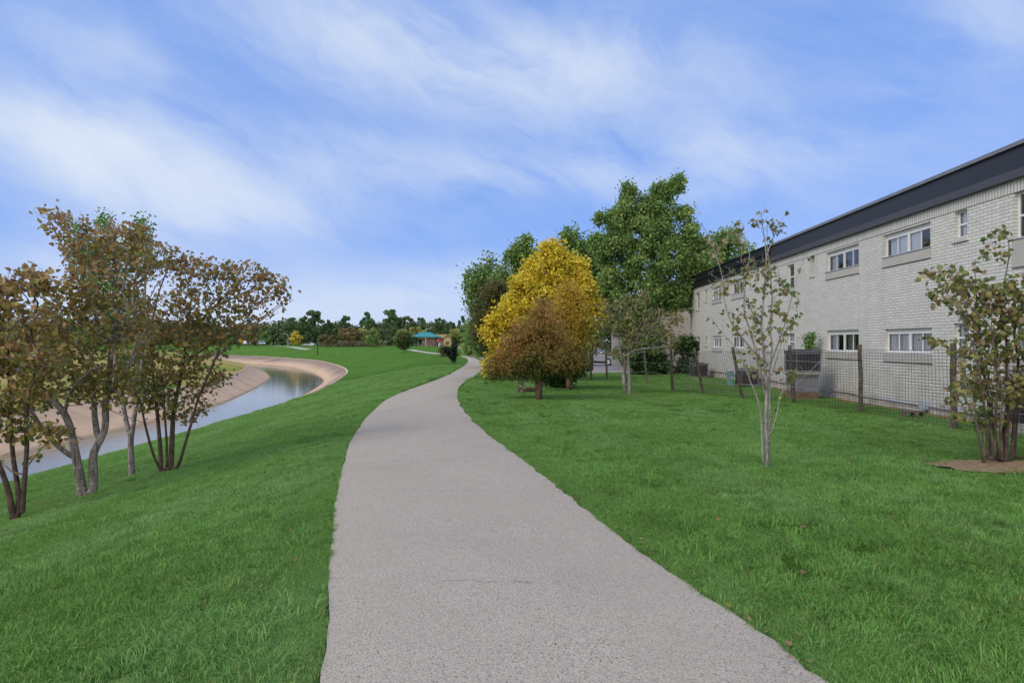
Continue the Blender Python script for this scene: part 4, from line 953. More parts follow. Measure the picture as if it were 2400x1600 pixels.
simple_tree('cypress_tree', 'dark olive cypress beside the bend of the path, left of the yellow tree', 1169, 890, Dc3,
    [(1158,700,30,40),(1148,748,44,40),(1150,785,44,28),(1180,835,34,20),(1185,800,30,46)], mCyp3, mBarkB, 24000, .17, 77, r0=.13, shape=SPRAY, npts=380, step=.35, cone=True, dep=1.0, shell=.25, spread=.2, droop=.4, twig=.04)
simple_tree('maple_tree', 'bright yellow autumn tree, the only yellow one in the middle of the view', 1296, 900, 27.5,
    [(1288,578,18,20),(1290,600,34,30),(1222,658,18,18),(1196,708,20,20),(1168,758,14,16),(1338,606,14,14),(1372,668,14,16),(1146,812,10,12),(1402,712,10,12),(1262,596,12,12),(1272,630,44,36),(1322,640,46,40),(1240,680,42,40),(1300,700,70,50),(1355,690,40,44),(1215,740,52,46),(1290,770,90,60),(1378,735,36,38),(1180,790,32,34),(1150,800,16,26),(1330,810,52,44),(1220,830,50,40),(1155,850,20,24),(1172,745,26,26),(1248,640,30,30),(1360,640,26,36),(1398,745,20,26),(1140,775,12,16)], mYel, mBarkG, 34000, .12, 79, r0=.16, npts=620, step=.35, spread=.15, twig=.05, shell=.45, dep=.95)
simple_tree('grey_branch_tree', 'small tree with pale twisted bare branches and sparse brown leaves in front of the fence', 1474, 926, hit(1474, 926)[1],
    [(1445,718,50,26),(1490,700,40,24),(1425,760,44,34),(1480,760,66,40),(1540,745,44,30),(1570,790,30,26),(1520,800,60,30),(1440,815,56,26),(1590,745,14,14),(1400,800,22,20)], mRedG, mBarkP, 2100, .085, 83, r0=.07, npts=380, step=.22, dep=.9, shell=.3, spread=.07, twig=.03, trunk_top=800, droop=.6)
simple_tree('broadleaf_tree', 'tallest green tree, with rusty-tinged top, behind the fence next to the brick building', 1532, 882, 36.0,
    [(1470,434,8,12),(1472,452,14,14),(1405,515,9,9),(1592,424,12,7),(1560,432,8,12),(1618,540,12,12),(1640,565,14,12),(1392,560,12,12),(1480,480,30,26),(1560,450,26,22),(1588,432,16,10),(1535,490,40,34),(1450,520,34,30),(1500,545,66,48),(1585,530,50,50),(1625,600,34,50),(1440,590,48,46),(1540,610,90,56),(1620,660,36,50),(1430,660,46,50),(1500,690,80,56),(1572,700,56,44),(1460,740,50,46),(1515,785,46,40),(1480,820,36,26),(1652,620,26,30),(1425,575,34,30),(1655,585,14,14)], mGreenB, mBarkD, 62000, .135, 89, r0=.24, npts=760, step=.45, spread=.19, twig=.06, shell=.45, dep=1.0)
simple_tree('broadleaf_tree', 'loose green tree filling the gap between the yellow tree and the tallest green tree', 1385, 870, 41.0,
    [(1338,560,22,24),(1362,600,40,36),(1402,590,24,24),(1405,640,44,50),(1350,660,40,46),(1425,700,34,60),(1380,740,50,50)], mGreenB, mBarkD, 15000, .17, 91, r0=.20, npts=360, step=.5, spread=.25, twig=.06, shell=.45, dep=1.0)
simple_tree('broadleaf_tree', 'dark green tree rising behind the left shoulder of the yellow tree', 1215, 860, 44.0,
    [(1238,565,10,12),(1205,592,26,20),(1235,610,30,30),(1195,640,40,36),(1240,660,36,50),(1200,700,50,46),(1215,760,60,50)], mGreenB, mBarkD, 13000, .18, 93, r0=.22, npts=320, step=.5, spread=.25, twig=.06, shell=.45, dep=1.0)
simple_tree('broadleaf_tree', 'airy green tree leaning out left over the path bend, leftmost of the middle clump', 1150, 858, 47.0,
    [(1145,612,12,12),(1110,638,16,12),(1150,648,34,30),(1120,668,34,24),(1098,668,14,12),(1165,695,44,34),(1115,695,22,22),(1150,740,50,40),(1140,790,50,40)], mGreenB, mBarkD, 8500, .18, 95, r0=.22, npts=300, step=.5, spread=.28, twig=.06, shell=.45, dep=1.0)
simple_tree('broadleaf_tree', 'light green tree top showing over the far end of the long roof', 1690, 850, 52.0,
    [(1700,560,36,22),(1665,600,40,34),(1725,590,40,26),(1680,650,60,46)], mGreenB, mBarkG, 7000, .20, 97, r0=.22, npts=220, step=.6, spread=.3, twig=.07, shell=.45, dep=1.0)
def shrub(name, label, px, py, D, blobs, mat, n, size, seed, cat='shrub', **k):
    return simple_tree(name, label, px, py, D, blobs, mat, mBarkD, n, size, seed, r0=.035, npts=k.pop('npts', 110), step=.2, cat=cat, shell=.2, twig=.03, **k)
shrub('evergreen_shrub', 'dark evergreen shrub low behind the trunk of the rust-brown cypress', 1300, 910, 23.0, [(1300,880,32,30),(1325,860,34,40),(1275,870,26,26),(1350,850,24,26)], mGreenD, 4200, .11, 101)
shrub('evergreen_shrub', 'dark creeper-covered shrub under the tallest green tree, left of the far leaning post', 1530, 872, 33.5, [(1500,846,26,30),(1528,838,30,36),(1552,856,18,18),(1520,865,40,14)], mGreenD, 6000, .13, 103)
shrub('evergreen_shrub', 'dark leafy bush against the corner of the cream building', 1606, 850, 34.5, [(1608,805,15,11),(1617,816,10,10),(1597,812,9,8),(1600,858,11,9)], mGreenD, 1900, .16, 105)
shrub('hedge_bush', 'dark green bush behind the parked silver car', 1400, 850, 64.0, [(1350,800,46,40),(1410,795,50,46),(1460,800,30,40),(1380,760,60,30)], mGreenD, 9000, .24, 107, npts=200)
shrub('understory_bush', 'dense green thicket at the edge of the path bend under the leaning tree', 1135, 832.5, 88.0, [(1110,802,26,24),(1145,808,34,20),(1096,818,9,11),(1172,812,40,16),(1118,772,26,30)], mGreenB, 8000, .30, 109, npts=220)
mGloss = leaf_mat('glossy_dark_leaf', [(0, (0.006, 0.012, 0.007)), (.8, (0.015, 0.026, 0.015)), (.95, (0.050, 0.070, 0.040)), (1, (0.160, 0.170, 0.120))], .1, rough=.3)
shrub('magnolia_shrub', 'small very dark glossy shrub tapering to its foot beside the path far ahead', 1063, 852, hit(1063, 852)[1], [(1057,824,13,9),(1066,812,5,7),(1046,820,7,6),(1061,837,7,8),(1069,826,5,7)], mGloss, 2200, .11, 111, npts=90)
shrub('brown_shrub', 'little brown-green shrub just left of the very dark glossy one', 1040, 832, 82.0, [(1036,820,8,9),(1041,828,5,6)], mCyp3, 700, .16, 113, npts=40)
shrub('small_bush_plant', 'small bright green bush growing up the wall above the raised air conditioner', 1897, 850, 19.4, [(1892,800,9,22),(1902,795,8,20),(1895,815,11,12)], mGreenS, 620, .055, 115, npts=40)
simple_tree('round_tree', 'rounded green tree on three short trunks alone on the far grass left of the shelter', 948, 826, hit(948, 826.5)[1], [(950,792,13,12),(938,797,11,11),(957,800,10,9),(945,806,13,7)], leaf_mat('round_tree_leaf', [(0,(0.03,0.06,0.02)),(.6,(0.07,0.12,0.03)),(1,(0.15,0.19,0.04))], .3, clump=.5), mBarkD, 5200, .26, 117, r0=.10, npts=140, step=.5, dep=1.0, shell=.2, twig=.06)
gt_ = bpy.data.objects['grey_branch_tree']; g0 = hit(1474, 926); m = MB()
for (xa, xb, q) in ((1466, 1458, 0), (1458, 1450, 1)): m.bar(at(xa, 926 - 70 * q, g0[1]) - (0, 0, .1 * (1 - q)), at(xb, 858 - 70 * q, g0[1] + .1), .06 - .015 * q, 8, .045 - .015 * q)
m.build('second_stem', mBarkP, gt_, smooth=True, local=False)
# pale bare multi-stem plant and the fallen log
bm = hit(1221, 922)
tr = [(np.array([at(1222, 921, bm[1]), at(1214, 890, bm[1]), at(1197, 862, bm[1] + .1)]), .030, .012), (np.array([at(1223, 921, bm[1]), at(1218, 890, bm[1]), at(1203, 850, bm[1] + .3)]), .025, .010),
      (np.array([at(1224, 921, bm[1]), at(1222, 880, bm[1]), at(1224, 840, bm[1])]), .03, .012), (np.array([at(1228, 920, bm[1]), at(1231, 880, bm[1]), at(1230, 845, bm[1] - .2)]), .022, .009)]
make_tree('crape_myrtle', 'clump of four pale thin bare stems beside the fallen log', 'tree', tuple(bm), tr, [(1205,850,24,22),(1230,840,22,22)], bm[1], 60, 700, .09, mGreenS, mBarkP, 121, step=.2, tip=.004, twig=.02)
lg = MB(); a = hit(1214, 921) + (0, 0, .12); b = hit(1268, 921) + (0, .2, .12)
for k in range(8): lg.bar(a + (b - a) * k / 8 + (0, 0, .012 * math.sin(k * 2)), a + (b - a) * (k + 1) / 8 + (0, 0, .012 * math.sin(k * 2 + 2)), .085 - .003 * k, 9, .085 - .003 * (k + 1), cap=k in (0, 7))
lg.bar(a + np.array([.06, .0, -.03]), a + np.array([.32, -.02, -.2]), .10, 8, .13)
tag(lg.build('fallen_log', mBarkB, smooth=False), 'short fallen log lying on the grass beside the rust-brown cypress trunk', 'log')

# ------------------------------------------------------------------ parked cars
def make_car(name, label, cat, loc, rz, body_c, L=4.6, W=1.8, Hh=1.5, van=False, group=None):
    o = thing(name, label, cat, loc, rz, group); h = L / 2
    mb_ = flat_mat(name + '_paint', body_c, .28, .3, var=.03, spec=.6)
    if van: prof = [(-h,.45),(-h,1.9),(-h+.1,2.0),(h-1.5,2.0),(h-.75,1.35),(h-.1,1.1),(h,.8),(h,.4)]; gh = [(-h+.3,1.15),(-h+.3,1.8),(h-1.55,1.8),(h-1.0,1.2)]
    else: prof = [(-h,.42),(-h+.02,.80),(-h+.25,.98),(-h+.55,1.02),(h-1.55,1.0),(h-.5,.90),(h-.12,.78),(h,.60),(h,.35)]; gh = None
    n = len(prof); V = []; fs = []
    ys_ = [-W/2, -W/2 + .06, -W/2 + .2, W/2 - .2, W/2 - .06, W/2]; sc_ = [.94, 1, 1, 1, 1, .94]; zi = [-.06, -.015, 0, 0, -.015, -.06]
    for yv, s_, dz_ in zip(ys_, sc_, zi):
        for (x, z) in prof: V.append((x * (1 - (1 - s_) * .35), yv, z + (dz_ if z > .6 else 0)))
    for j in range(5):
        for i in range(n): a = j * n + i; b = j * n + (i + 1) % n; fs.append((a, b, b + n, a + n))
    m = MB(); m.add(V, fs + [tuple(range(n))[::-1], tuple(range(5 * n, 6 * n))]); m.build('body', mb_, o, smooth=False, bevel=.02)
    mg = mGlassCar
    if not van:
        cab = MB(); lo = [(-h + .45, 1.0), (h - 1.35, .99)]; hi = [(-h + 1.15, Hh - .04), (h - 2.35, Hh)]
        wl, wh = W/2 - .07, W/2 - .26
        cab.add([(lo[0][0], -wl, lo[0][1]), (lo[1][0], -wl, lo[1][1]), (lo[1][0], wl, lo[1][1]), (lo[0][0], wl, lo[0][1]),
                 (hi[0][0], -wh, hi[0][1]), (hi[1][0], -wh, hi[1][1]), (hi[1][0], wh, hi[1][1]), (hi[0][0], wh, hi[0][1])], [(0,1,5,4),(1,2,6,5),(2,3,7,6),(3,0,4,7),(4,5,6,7)])
        cab.build('window_glass', mg, o)
        rf = MB(); rf.add([(hi[0][0]-.05, -wh-.02, Hh-.04), (hi[1][0]+.04, -wh-.02, Hh), (hi[1][0]+.04, wh+.02, Hh), (hi[0][0]-.05, wh+.02, Hh-.04), (hi[0][0]+.1, -wh+.1, Hh+.03), (hi[1][0]-.1, -wh+.1, Hh+.05), (hi[1][0]-.1, wh-.1, Hh+.05), (hi[0][0]+.1, wh-.1, Hh+.03)], [(0,1,5,4),(1,2,6,5),(2,3,7,6),(3,0,4,7),(4,5,6,7),(3,2,1,0)])
        for s_ in (-1, 1):
            for (xa, xb) in ((lo[1][0], hi[1][0]), (lo[0][0], hi[0][0])): rf.bar((xa, s_ * wl, 1.0), (xb, s_ * wh, Hh - .01), .04, 5)
            rf.bar(((lo[0][0] + lo[1][0]) / 2 + .1, s_ * (wl + .005), 1.0), ((hi[0][0] + hi[1][0]) / 2 + .1, s_ * (wh + .01), Hh - .01), .035, 4)
        rf.build('roof', mb_, o)
    else:
        m = MB()
        for s_ in (-1, 1): m.box((h - 2.3, s_ * W/2 - .005 - .01, 1.2), (h - 1.6, s_ * W/2 + .005 + .01, 1.7))
        m.add([(h - 1.42, -W/2 + .15, 1.93), (h - .78, -W/2 + .12, 1.40), (h - .78, W/2 - .12, 1.40), (h - 1.42, W/2 - .15, 1.93)], [(0, 1, 2, 3)]); m.build('window_glass', mg, o)
    for s_ in (-1, 1):
        for x in (-h + .85, h - .85):
            m = MB(); m.bar((x, s_ * (W/2 - .2), .32), (x, s_ * (W/2 + .01), .32), .32, 20); wo = m.build('wheel', mTyre, o)
            m = MB(); m.bar((x, s_ * (W/2 + .005), .32), (x, s_ * (W/2 + .022), .32), .20, 12); m.build('rim', mPipe, wo)
    for s_ in (-1, 1):
        m = MB(); m.box((h - .16, s_ * (W/2 - .24) - .17, .66), (h + .012, s_ * (W/2 - .24) + .17, .78)); m.build('headlight', mLamp, o, bevel=.02)
    m = MB(); m.box((h - .05, -.42, .60), (h + .015, .42, .76)); m.box((h - .05, -.75, .36), (h + .02, .75, .50)); m.build('grille', mTyre, o, bevel=.01)
    m = MB(); m.box((h + .01, -.26, .44), (h + .03, .26, .56)); m.build('licence_plate', mWhite, o)
    m = MB(); m.box((-h + .3, -W/2 + .02, .18), (h - .3, W/2 - .02, .42)); m.build('underside', mTyre, o)
    return o
mTyre = flat_mat('black_rubber', (0.018, 0.018, 0.02), .8); mLamp = flat_mat('headlight_lens', (0.6, 0.62, 0.66), .1, spec=.8)
mGlassCar, t, p = new_mat('car_glass'); p.inputs['Base Color'].default_value = (.05, .06, .075, 1); p.inputs['Roughness'].default_value = .04; p.inputs['Specular IOR Level'].default_value = .8
P_ = at(1425, 840, 52); make_car('parked_car', 'silver car parked behind the fence with its nose to the right', 'car', (P_[0] - .9, 52.5, float(zt(P_[0], 52)) + .03), R(-32), (0.34, 0.36, 0.40), Hh=1.52)
mYelP = flat_mat('yellow_paint', (0.62, 0.36, 0.015), .5)
for k, (px, lb) in enumerate([(1458.5, 'left yellow bollard, nearest the silver car'), (1469, 'yellow bollard in the middle of the three'), (1474.5, 'right yellow bollard, furthest from the silver car')]):
    x = (px - 1200) / F * 50; z = float(zt(x, 50)); y = 50 + k * .6
    m = MB(); m.bar((x, y, z), (x, y, z + .62), .085, 12, cap=False)
    for q in range(3): m.bar((x, y, z + .62 + .028 * q), (x, y, z + .62 + .028 * (q + 1)), .085 - [0, .012, .04][q], 12, .085 - [.012, .04, .08][q], cap=q == 2)
    tag(m.build('bollard', mYelP), lb, 'bollard', 'yellow bollards in the car park')
x = (1454 - 1200) / F * 54; z = float(zt(x, 54))
gp = thing('enclosure_gate', 'grey sheet metal gate panel standing behind the yellow bollards', 'gate', (x, 54, z))
m = MB(); m.box((-.2, 0, .1), (1.2, .04, 2.0))
for k in range(7): m.box((-.18 + k * .2, -.02, .1), (-.14 + k * .2, -.001, 2.0))
m.build('panel', flat_mat('grey_sheet', (0.30, 0.30, 0.33), .5, .2), gp); m = MB(); m.box((-.26, -.03, 0), (-.2, .05, 2.05)); m.box((1.2, -.03, 0), (1.26, .05, 2.05)); m.build('frame', mTyre, gp)
x = (1438 - 1200) / F * 57; z = float(zt(x, 57))
db = thing('dumpster', 'black waste container behind the nose of the silver car', 'dumpster', (x, 57, z))
m = MB(); m.prism([(-.1, .15), (1.15, .15), (1.3, 1.05), (-.25, 1.05)], 'y', 0, 1.1)
for k in range(4): m.box((.02 + k * .3, -.03, .3), (.07 + k * .3, -.001, .95))
m.build('bin', mTyre, db); m = MB(); m.box((-.28, -.05, 1.055), (1.33, 1.15, 1.12)); m.build('lid', mACd, db)
# ------------------------------------------------------------------ far trees
def cm(name, stops): return leaf_mat(name, stops, .25, clump=.25, cl=.3)
FM = {'pine': cm('pine_needles', [(0, (0.035, 0.081, 0.034)), (.6, (0.090, 0.168, 0.062)), (1, (0.179, 0.271, 0.097))]),
      'green': cm('far_green', [(0, (0.065, 0.140, 0.044)), (.6, (0.150, 0.283, 0.077)), (1, (0.299, 0.433, 0.121))]),
      'dark': cm('far_dark', [(0, (0.044, 0.081, 0.036)), (.6, (0.101, 0.158, 0.062)), (1, (0.209, 0.258, 0.097))]),
      'brown': cm('far_brown', [(0, (0.077, 0.081, 0.038)), (.6, (0.204, 0.168, 0.072)), (1, (0.358, 0.258, 0.108))]),
      'olive': cm('far_olive', [(0, (0.134, 0.168, 0.053)), (.6, (0.312, 0.352, 0.101)), (1, (0.507, 0.487, 0.158))]),
      'yellow': cm('far_yellow', [(0, (0.269, 0.271, 0.048)), (.6, (0.627, 0.542, 0.085)), (1, (0.984, 0.704, 0.097))]),
      'orange': cm('far_orange', [(0, (0.299, 0.244, 0.048)), (.6, (0.806, 0.487, 0.072)), (1, (1.074, 0.650, 0.097))])}
def proto(kind, seed):
    """unit tree: height 1, width 1; returns (trunk V,f), (crown V,f,v)"""
    rg = np.random.default_rng(seed); bl = []
    if kind == 'pine':
        for k in range(20):
            z = rg.uniform(.40, .95); rr_ = .40 * math.sqrt(max(.05, 1 - ((z - .66) / .34) ** 2)); a = rg.uniform(0, 6.28)
            bl.append((rr_ * math.cos(a), rr_ * math.sin(a), z, rg.uniform(.12, .22), rg.uniform(.05, .085)))
        bl.append((0, 0, .93, .16, .06))
    elif kind == 'round':
        for k in range(26):
            a = rg.uniform(0, 6.28); q = rg.uniform(0, 1); z = .16 + .72 * q; rr_ = .34 * math.sin(math.pi * (.15 + .8 * q)) * rg.uniform(.5, 1); bl.append((rr_ * math.cos(a), rr_ * math.sin(a), z, rg.uniform(.13, .2), rg.uniform(.10, .15)))
        bl.append((0, 0, .86, .15, .12))
    elif kind == 'oak':
        for k in range(34):
            a = rg.uniform(0, 6.28); q = rg.uniform(0, 1); rr_ = .42 * math.sqrt(rg.uniform(.05, 1)); z = .18 + (.68 * math.sqrt(max(0, 1 - (rr_ / .5) ** 2))) * rg.uniform(.3, 1); bl.append((rr_ * math.cos(a), rr_ * math.sin(a), z, rg.uniform(.10, .17), rg.uniform(.08, .13)))
    nl = 5200 if kind != 'pine' else 4600; kk = rg.integers(0, len(bl), nl); v = rg.normal(0, 1, (nl, 3)); v /= np.linalg.norm(v, axis=1)[:, None]; v *= rg.uniform(.35, 1.0, nl)[:, None]
    B = np.array(bl)[kk]; C = B[:, :3] + v * np.stack([B[:, 3], B[:, 3], B[:, 4]], 1)
    n = nl; sz = .034 * (1 + rg.uniform(-.4, .5, n)); a_ = rg.normal(0, 1, (n, 3)); x, y, z = rot_from(a_, rg.uniform(0, 6.28, n))
    sh = np.array([(-.5, -.5, 0), (.55, -.35, .1), (.4, .55, -.1), (-.45, .45, .12)])
    V = C[:, None] + (x[:, None] * sh[None, :, 0, None] + y[:, None] * sh[None, :, 1, None] + z[:, None] * sh[None, :, 2, None]) * sz[:, None, None]
    crown = (V.reshape(-1, 3), np.arange(n * 4).reshape(-1, 4), np.repeat(rg.uniform(0, 1, n), 4))
    tr = [(np.array([(0, 0, -.02), (.01, 0, .3), (-.01, .01, .6), (0, 0, .85)]), .022, .006)]
    A, par, r, main, _ = skeleton(tr, np.array([b[:3] for b in bl]), .06, .003, 2.3, .2, seed)
    return tubes(A, par, r, main, 5), crown
protos = {}
def far_tree(i, name, px, ytop, ybase, wpx, D, kind, mat, label, group='trees across the far grass'):
    var = i % 3; key = (kind, var)
    x = (px - 1200) / F * D; z0 = float(zt(x, D)); z1 = EYE + (HOR - ytop) / F * D; hgt = z1 - z0; wd = wpx / F * D
    if key not in protos:
        (tv, tf), (cv, cf, ca) = proto(kind, 200 + 10 * len(protos) + var)
        o = thing(name, label, 'tree', (x, D, z0), 0, group)
        a = mesh_np('trunk', tv, tf, mBarkD, o, smooth=True, local=True); b = mesh_np('crown', cv, cf, FM[mat], o, attrs={'var': ca}, local=True); protos[key] = (o, a, b)
    else:
        o0, a0, b0 = protos[key]; o = o0.copy(); COL.objects.link(o)
        for ch in (a0, b0): c_ = ch.copy(); COL.objects.link(c_); c_.parent = o
        a, b = o.children[0], o.children[1]
        if a.name.startswith('crown'): a, b = b, a
        o.name = name
    b.material_slots[0].link = 'OBJECT'; b.material_slots[0].material = FM[mat]
    tag(o, label, 'tree', group); o.location = (x, D, z0); o.scale = (wd, wd, hgt); o.rotation_euler = (0, 0, (i * 2.39) % 6.28)
FT = [
 ('pine_tree', 730, 725, 810, 50, 235, 'pine', 'pine', 'tallest pine of the far tree line, above the small yellow-green tree'),
 ('pine_tree', 686, 743, 810, 42, 235, 'pine', 'pine', 'broad dark pine touching the left side of the tallest far pine'),
 ('pine_tree', 769, 748, 810, 22, 240, 'pine', 'pine', 'narrow little pine top just right of the tallest far pine'),
 ('pine_tree', 808, 738, 812, 30, 240, 'pine', 'pine', 'dark pine poking out above the widest brown oak'),
 ('oak_tree', 820, 757, 815, 62, 178, 'oak', 'brown', 'widest brown spreading oak in the far tree line, dark trunks below'),
 ('oak_tree', 768, 777, 816, 46, 176, 'oak', 'brown', 'low brown-green oak left of the widest brown one, behind the black post'),
 ('round_tree', 693, 774, 810, 34, 212, 'round', 'yellow', 'small yellow-green round tree beside the far light pole'),
 ('round_tree', 623, 776, 809, 32, 212, 'round', 'green', 'fresh green round tree behind the far parked white car'),
 ('round_tree', 659, 784, 811, 27, 206, 'round', 'dark', 'dark rounded tree between the fresh green one and the light pole'),
 ('round_tree', 597, 787, 811, 24, 204, 'round', 'brown', 'dull brown-green round tree right of the white van'),
 ('round_tree', 568, 781, 811, 20, 212, 'round', 'orange', 'orange-tinged small tree behind the white van'),
 ('round_tree', 722, 777, 811, 26, 214, 'round', 'dark', 'dark green tree right of the small yellow-green one'),
 ('pine_tree', 920, 723, 812, 46, 232, 'pine', 'pine', 'large dense-topped pine left of the shelter, second tallest of the far line'),
 ('pine_tree', 857, 730, 812, 26, 238, 'pine', 'pine', 'sparse pine with a thin broken top left of the second tallest pine'),
 ('pine_tree', 870, 745, 812, 34, 228, 'pine', 'pine', 'lower full pine under the thin broken-topped one'),
 ('pine_tree', 956, 739, 812, 32, 230, 'pine', 'dark', 'dark domed tree against the sky left of the far street lamp'),
 ('pine_tree', 982, 743, 812, 30, 236, 'pine', 'dark', 'flat dark tree top against the sky above the left half of the shelter roof'),
 ('pine_tree', 1030, 744, 812, 26, 236, 'pine', 'pine', 'small layered pine against the sky above the yellow playhouse'),
 ('pine_tree', 1056, 752, 812, 24, 240, 'pine', 'pine', 'low layered pine right of the one above the playhouse'),
 ('pine_tree', 1083, 739, 812, 22, 232, 'pine', 'pine', 'pine partly hidden by the dark olive cypress at the path bend'),
 ('oak_tree', 978, 755, 812, 44, 222, 'oak', 'olive', 'olive-green tree right behind the shelter roof'),
 ('oak_tree', 1064, 762, 812, 46, 216, 'oak', 'olive', 'pale olive tree behind the yellow playhouse'),
 ('round_tree', 873, 771, 817, 40, 165, 'round', 'green', 'round green tree at the far grass edge, right of the widest brown oak'),
 ('oak_tree', 862, 758, 813, 52, 205, 'oak', 'olive', 'tall olive tree behind the round green one on dark trunks'),
 ('oak_tree', 942, 763, 812, 38, 212, 'oak', 'olive', 'yellowish olive tree between the second tallest pine and the shelter'),
 ('round_tree', 912, 786, 812, 28, 196, 'round', 'dark', 'small dark round bush-like tree left of the rounded tree on three trunks'),
 ('oak_tree', 1010, 762, 812, 38, 224, 'oak', 'dark', 'dark green tree directly over the right half of the shelter roof'),
 ('oak_tree', 898, 762, 812, 44, 214, 'oak', 'dark', 'deep green tree filling the gap below the second tallest pine'),
 ('round_tree', 535, 779, 811, 34, 210, 'round', 'green', 'green tree behind the right fringe of the left bank crowns, left of the orange-tinged one'),
 ('oak_tree', 480, 774, 811, 46, 208, 'oak', 'brown', 'brown oak seen through the rightmost left-bank crown'),
 ('round_tree', 425, 778, 811, 36, 206, 'round', 'olive', 'olive round tree seen through the branches of the rightmost left-bank tree'),
 ('oak_tree', 350, 772, 811, 56, 206, 'oak', 'dark', 'dark spreading tree seen through the middle of the left-bank crowns'),
 ('round_tree', 270, 776, 811, 46, 206, 'round', 'green', 'green round tree far behind the forked mottled trunk'),
 ('oak_tree', 190, 770, 811, 60, 206, 'oak', 'olive', 'wide olive tree far behind the widest left-bank crown'),
 ('round_tree', 100, 775, 811, 52, 206, 'round', 'green', 'green tree far off between the forked tree and the slim-stemmed one at the left edge'),
 ('oak_tree', 10, 770, 811, 64, 206, 'oak', 'dark', 'dark tree at the far left end of the far line'),
]
for i, f_ in enumerate(FT): far_tree(i, f_[0], *f_[1:])
# the wood behind them, one mass
rg = np.random.default_rng(5); Cs = []
for px in np.arange(-160, 1125, 9.0):
    D = rg.uniform(246, 275); x = (px - 1200) / F * D; top = HOR - (46 + 5 * math.sin(px * .021) + 4 * math.sin(px * .057) + rg.uniform(-5, 6)); z1 = EYE + (HOR - top) / F * D; z0 = float(zt(x, D)); k = 420
    v = rg.normal(0, 1, (k, 3)); v /= np.linalg.norm(v, axis=1)[:, None]; v *= rg.uniform(.6, 1, k)[:, None]; hh = (z1 - z0) / 2
    Cs.append(np.array([x, D, z0 + hh]) + v * np.array([3.6, 3.0, hh]))
Cs = np.concatenate(Cs); n = len(Cs); x_, y_, z_ = rot_from(rg.normal(0, 1, (n, 3)), rg.uniform(0, 6.28, n)); sh = np.array([(-.5, -.5, 0), (.55, -.35, .1), (.4, .55, -.1), (-.45, .45, .12)]); sz = rg.uniform(.45, .85, n)
V = Cs[:, None] + (x_[:, None] * sh[None, :, 0, None] + y_[:, None] * sh[None, :, 1, None] + z_[:, None] * sh[None, :, 2, None]) * sz[:, None, None]
o = mesh_np('far_wood', V.reshape(-1, 3), np.arange(n * 4).reshape(-1, 4), FM['dark'], attrs={'var': np.repeat(rg.uniform(0, 1, n), 4)})
tag(o, 'unbroken dark wood behind the separate far trees', 'wood', kind='stuff')
# low brown reeds along the foot of the oaks
rg = np.random.default_rng(8); n = 5000; px = rg.uniform(745, 905, n); D = rg.uniform(186, 200, n); x = (px - 1200) / F * D; C = np.stack([x, D, zt(x, D) + rg.uniform(0, 1.5, n)], 1)
V, f, v = leaves(C, .55, 9, SPRAY * np.array([2, 1, 1]), -.8)
o = mesh_np('tall_grass', V, f, leaf_mat('dry_reed', [(0, (0.10, 0.105, 0.05)), (1, (0.21, 0.20, 0.10))], .2), attrs={'var': v}); tag(o, 'brownish tall grass at the foot of the far oaks', 'grass', kind='stuff')

# ------------------------------------------------------------------ park shelter, playhouse, poles, vans
D = 195.0; xc = (998 - 1200) / F * D; z0 = float(zt(xc, D)); zpx = lambda y, D: EYE + (HOR - y) / F * D
sh_ = thing('park_shelter', 'open park shelter with teal hipped roof on dark posts beyond the far grass', 'shelter', (xc, D, z0))
mTealR = flat_mat('teal_roof', (0.035, 0.215, 0.235), .5, var=.1); mDkPost = flat_mat('dark_teal_post', (0.015, 0.06, 0.075), .6)
ez = zpx(789.5, D) - z0; rz_ = zpx(778.6, D) - z0; hw = 33.5 / F * D; rw = 10.5 / F * D
m = MB(); m.add([(-hw, -3.6, ez), (hw, -3.6, ez), (hw, 3.6, ez), (-hw, 3.6, ez), (-rw, -.3, rz_), (rw, -.3, rz_), (rw, .3, rz_), (-rw, .3, rz_)], [(0, 1, 5, 4), (1, 2, 6, 5), (2, 3, 7, 6), (3, 0, 4, 7), (4, 5, 6, 7), (3, 2, 1, 0)]); m.build('roof', mTealR, sh_)
m = MB(); m.box((-hw - .02, -3.65, ez - .22), (hw + .02, 3.65, ez - .002)); m.build('eave_beam', mDkPost, sh_)
for sx in (-.76, .76):
    for sy in (-2.8, 2.8): m = MB(); m.box((sx * hw - .22, sy - .2, 0), (sx * hw + .22, sy + .2, ez - .221)); m.build('post', mDkPost, sh_)
mBrk = flat_mat('brown_stone', (0.16, 0.10, 0.085), .9, var=.4, scale=1)
wl_ = thing('low_building', 'low brown building seen under the roof of the teal shelter', 'building', (xc + .5, D + 18, z0)); m = MB(); m.box((-4.2, 0, 0), (4.0, 4, 2.9)); m.build('wall', mBrk, wl_)
m = MB(); m.prism([(-.6, 2.9), (4.6, 2.9), (2, 4.2)], 'x', -4.6, 4.4); m.build('roof', flat_mat('tan_thatch', (0.24, 0.19, 0.08), .9, var=.3), wl_)
for k, dx_ in enumerate((-2.6, .4)):
    m = MB(); m.box((xc + dx_, D - 1, z0 + .55), (xc + dx_ + 1.6, D - .3, z0 + .62)); 
    tb = thing('picnic_table', ['picnic table under the left half of the shelter', 'picnic table under the right half of the shelter'][k], 'table', (xc + dx_, D - 1, z0), 0, 'picnic tables under the shelter')
    m = MB(); m.box((0, 0, .70), (1.8, .7, .76)); m.build('table_top', mConc, tb); m = MB(); m.box((.2, .3, 0), (.3, .4, .69)); m.box((1.5, .3, 0), (1.6, .4, .69)); m.build('leg', mConc, tb); m = MB(); m.box((0, -.5, .42), (1.8, -.25, .47)); m.box((.2, -.42, 0), (.3, -.32, .419)); m.box((1.5, -.42, 0), (1.6, -.32, .419)); m.build('bench', mConc, tb)
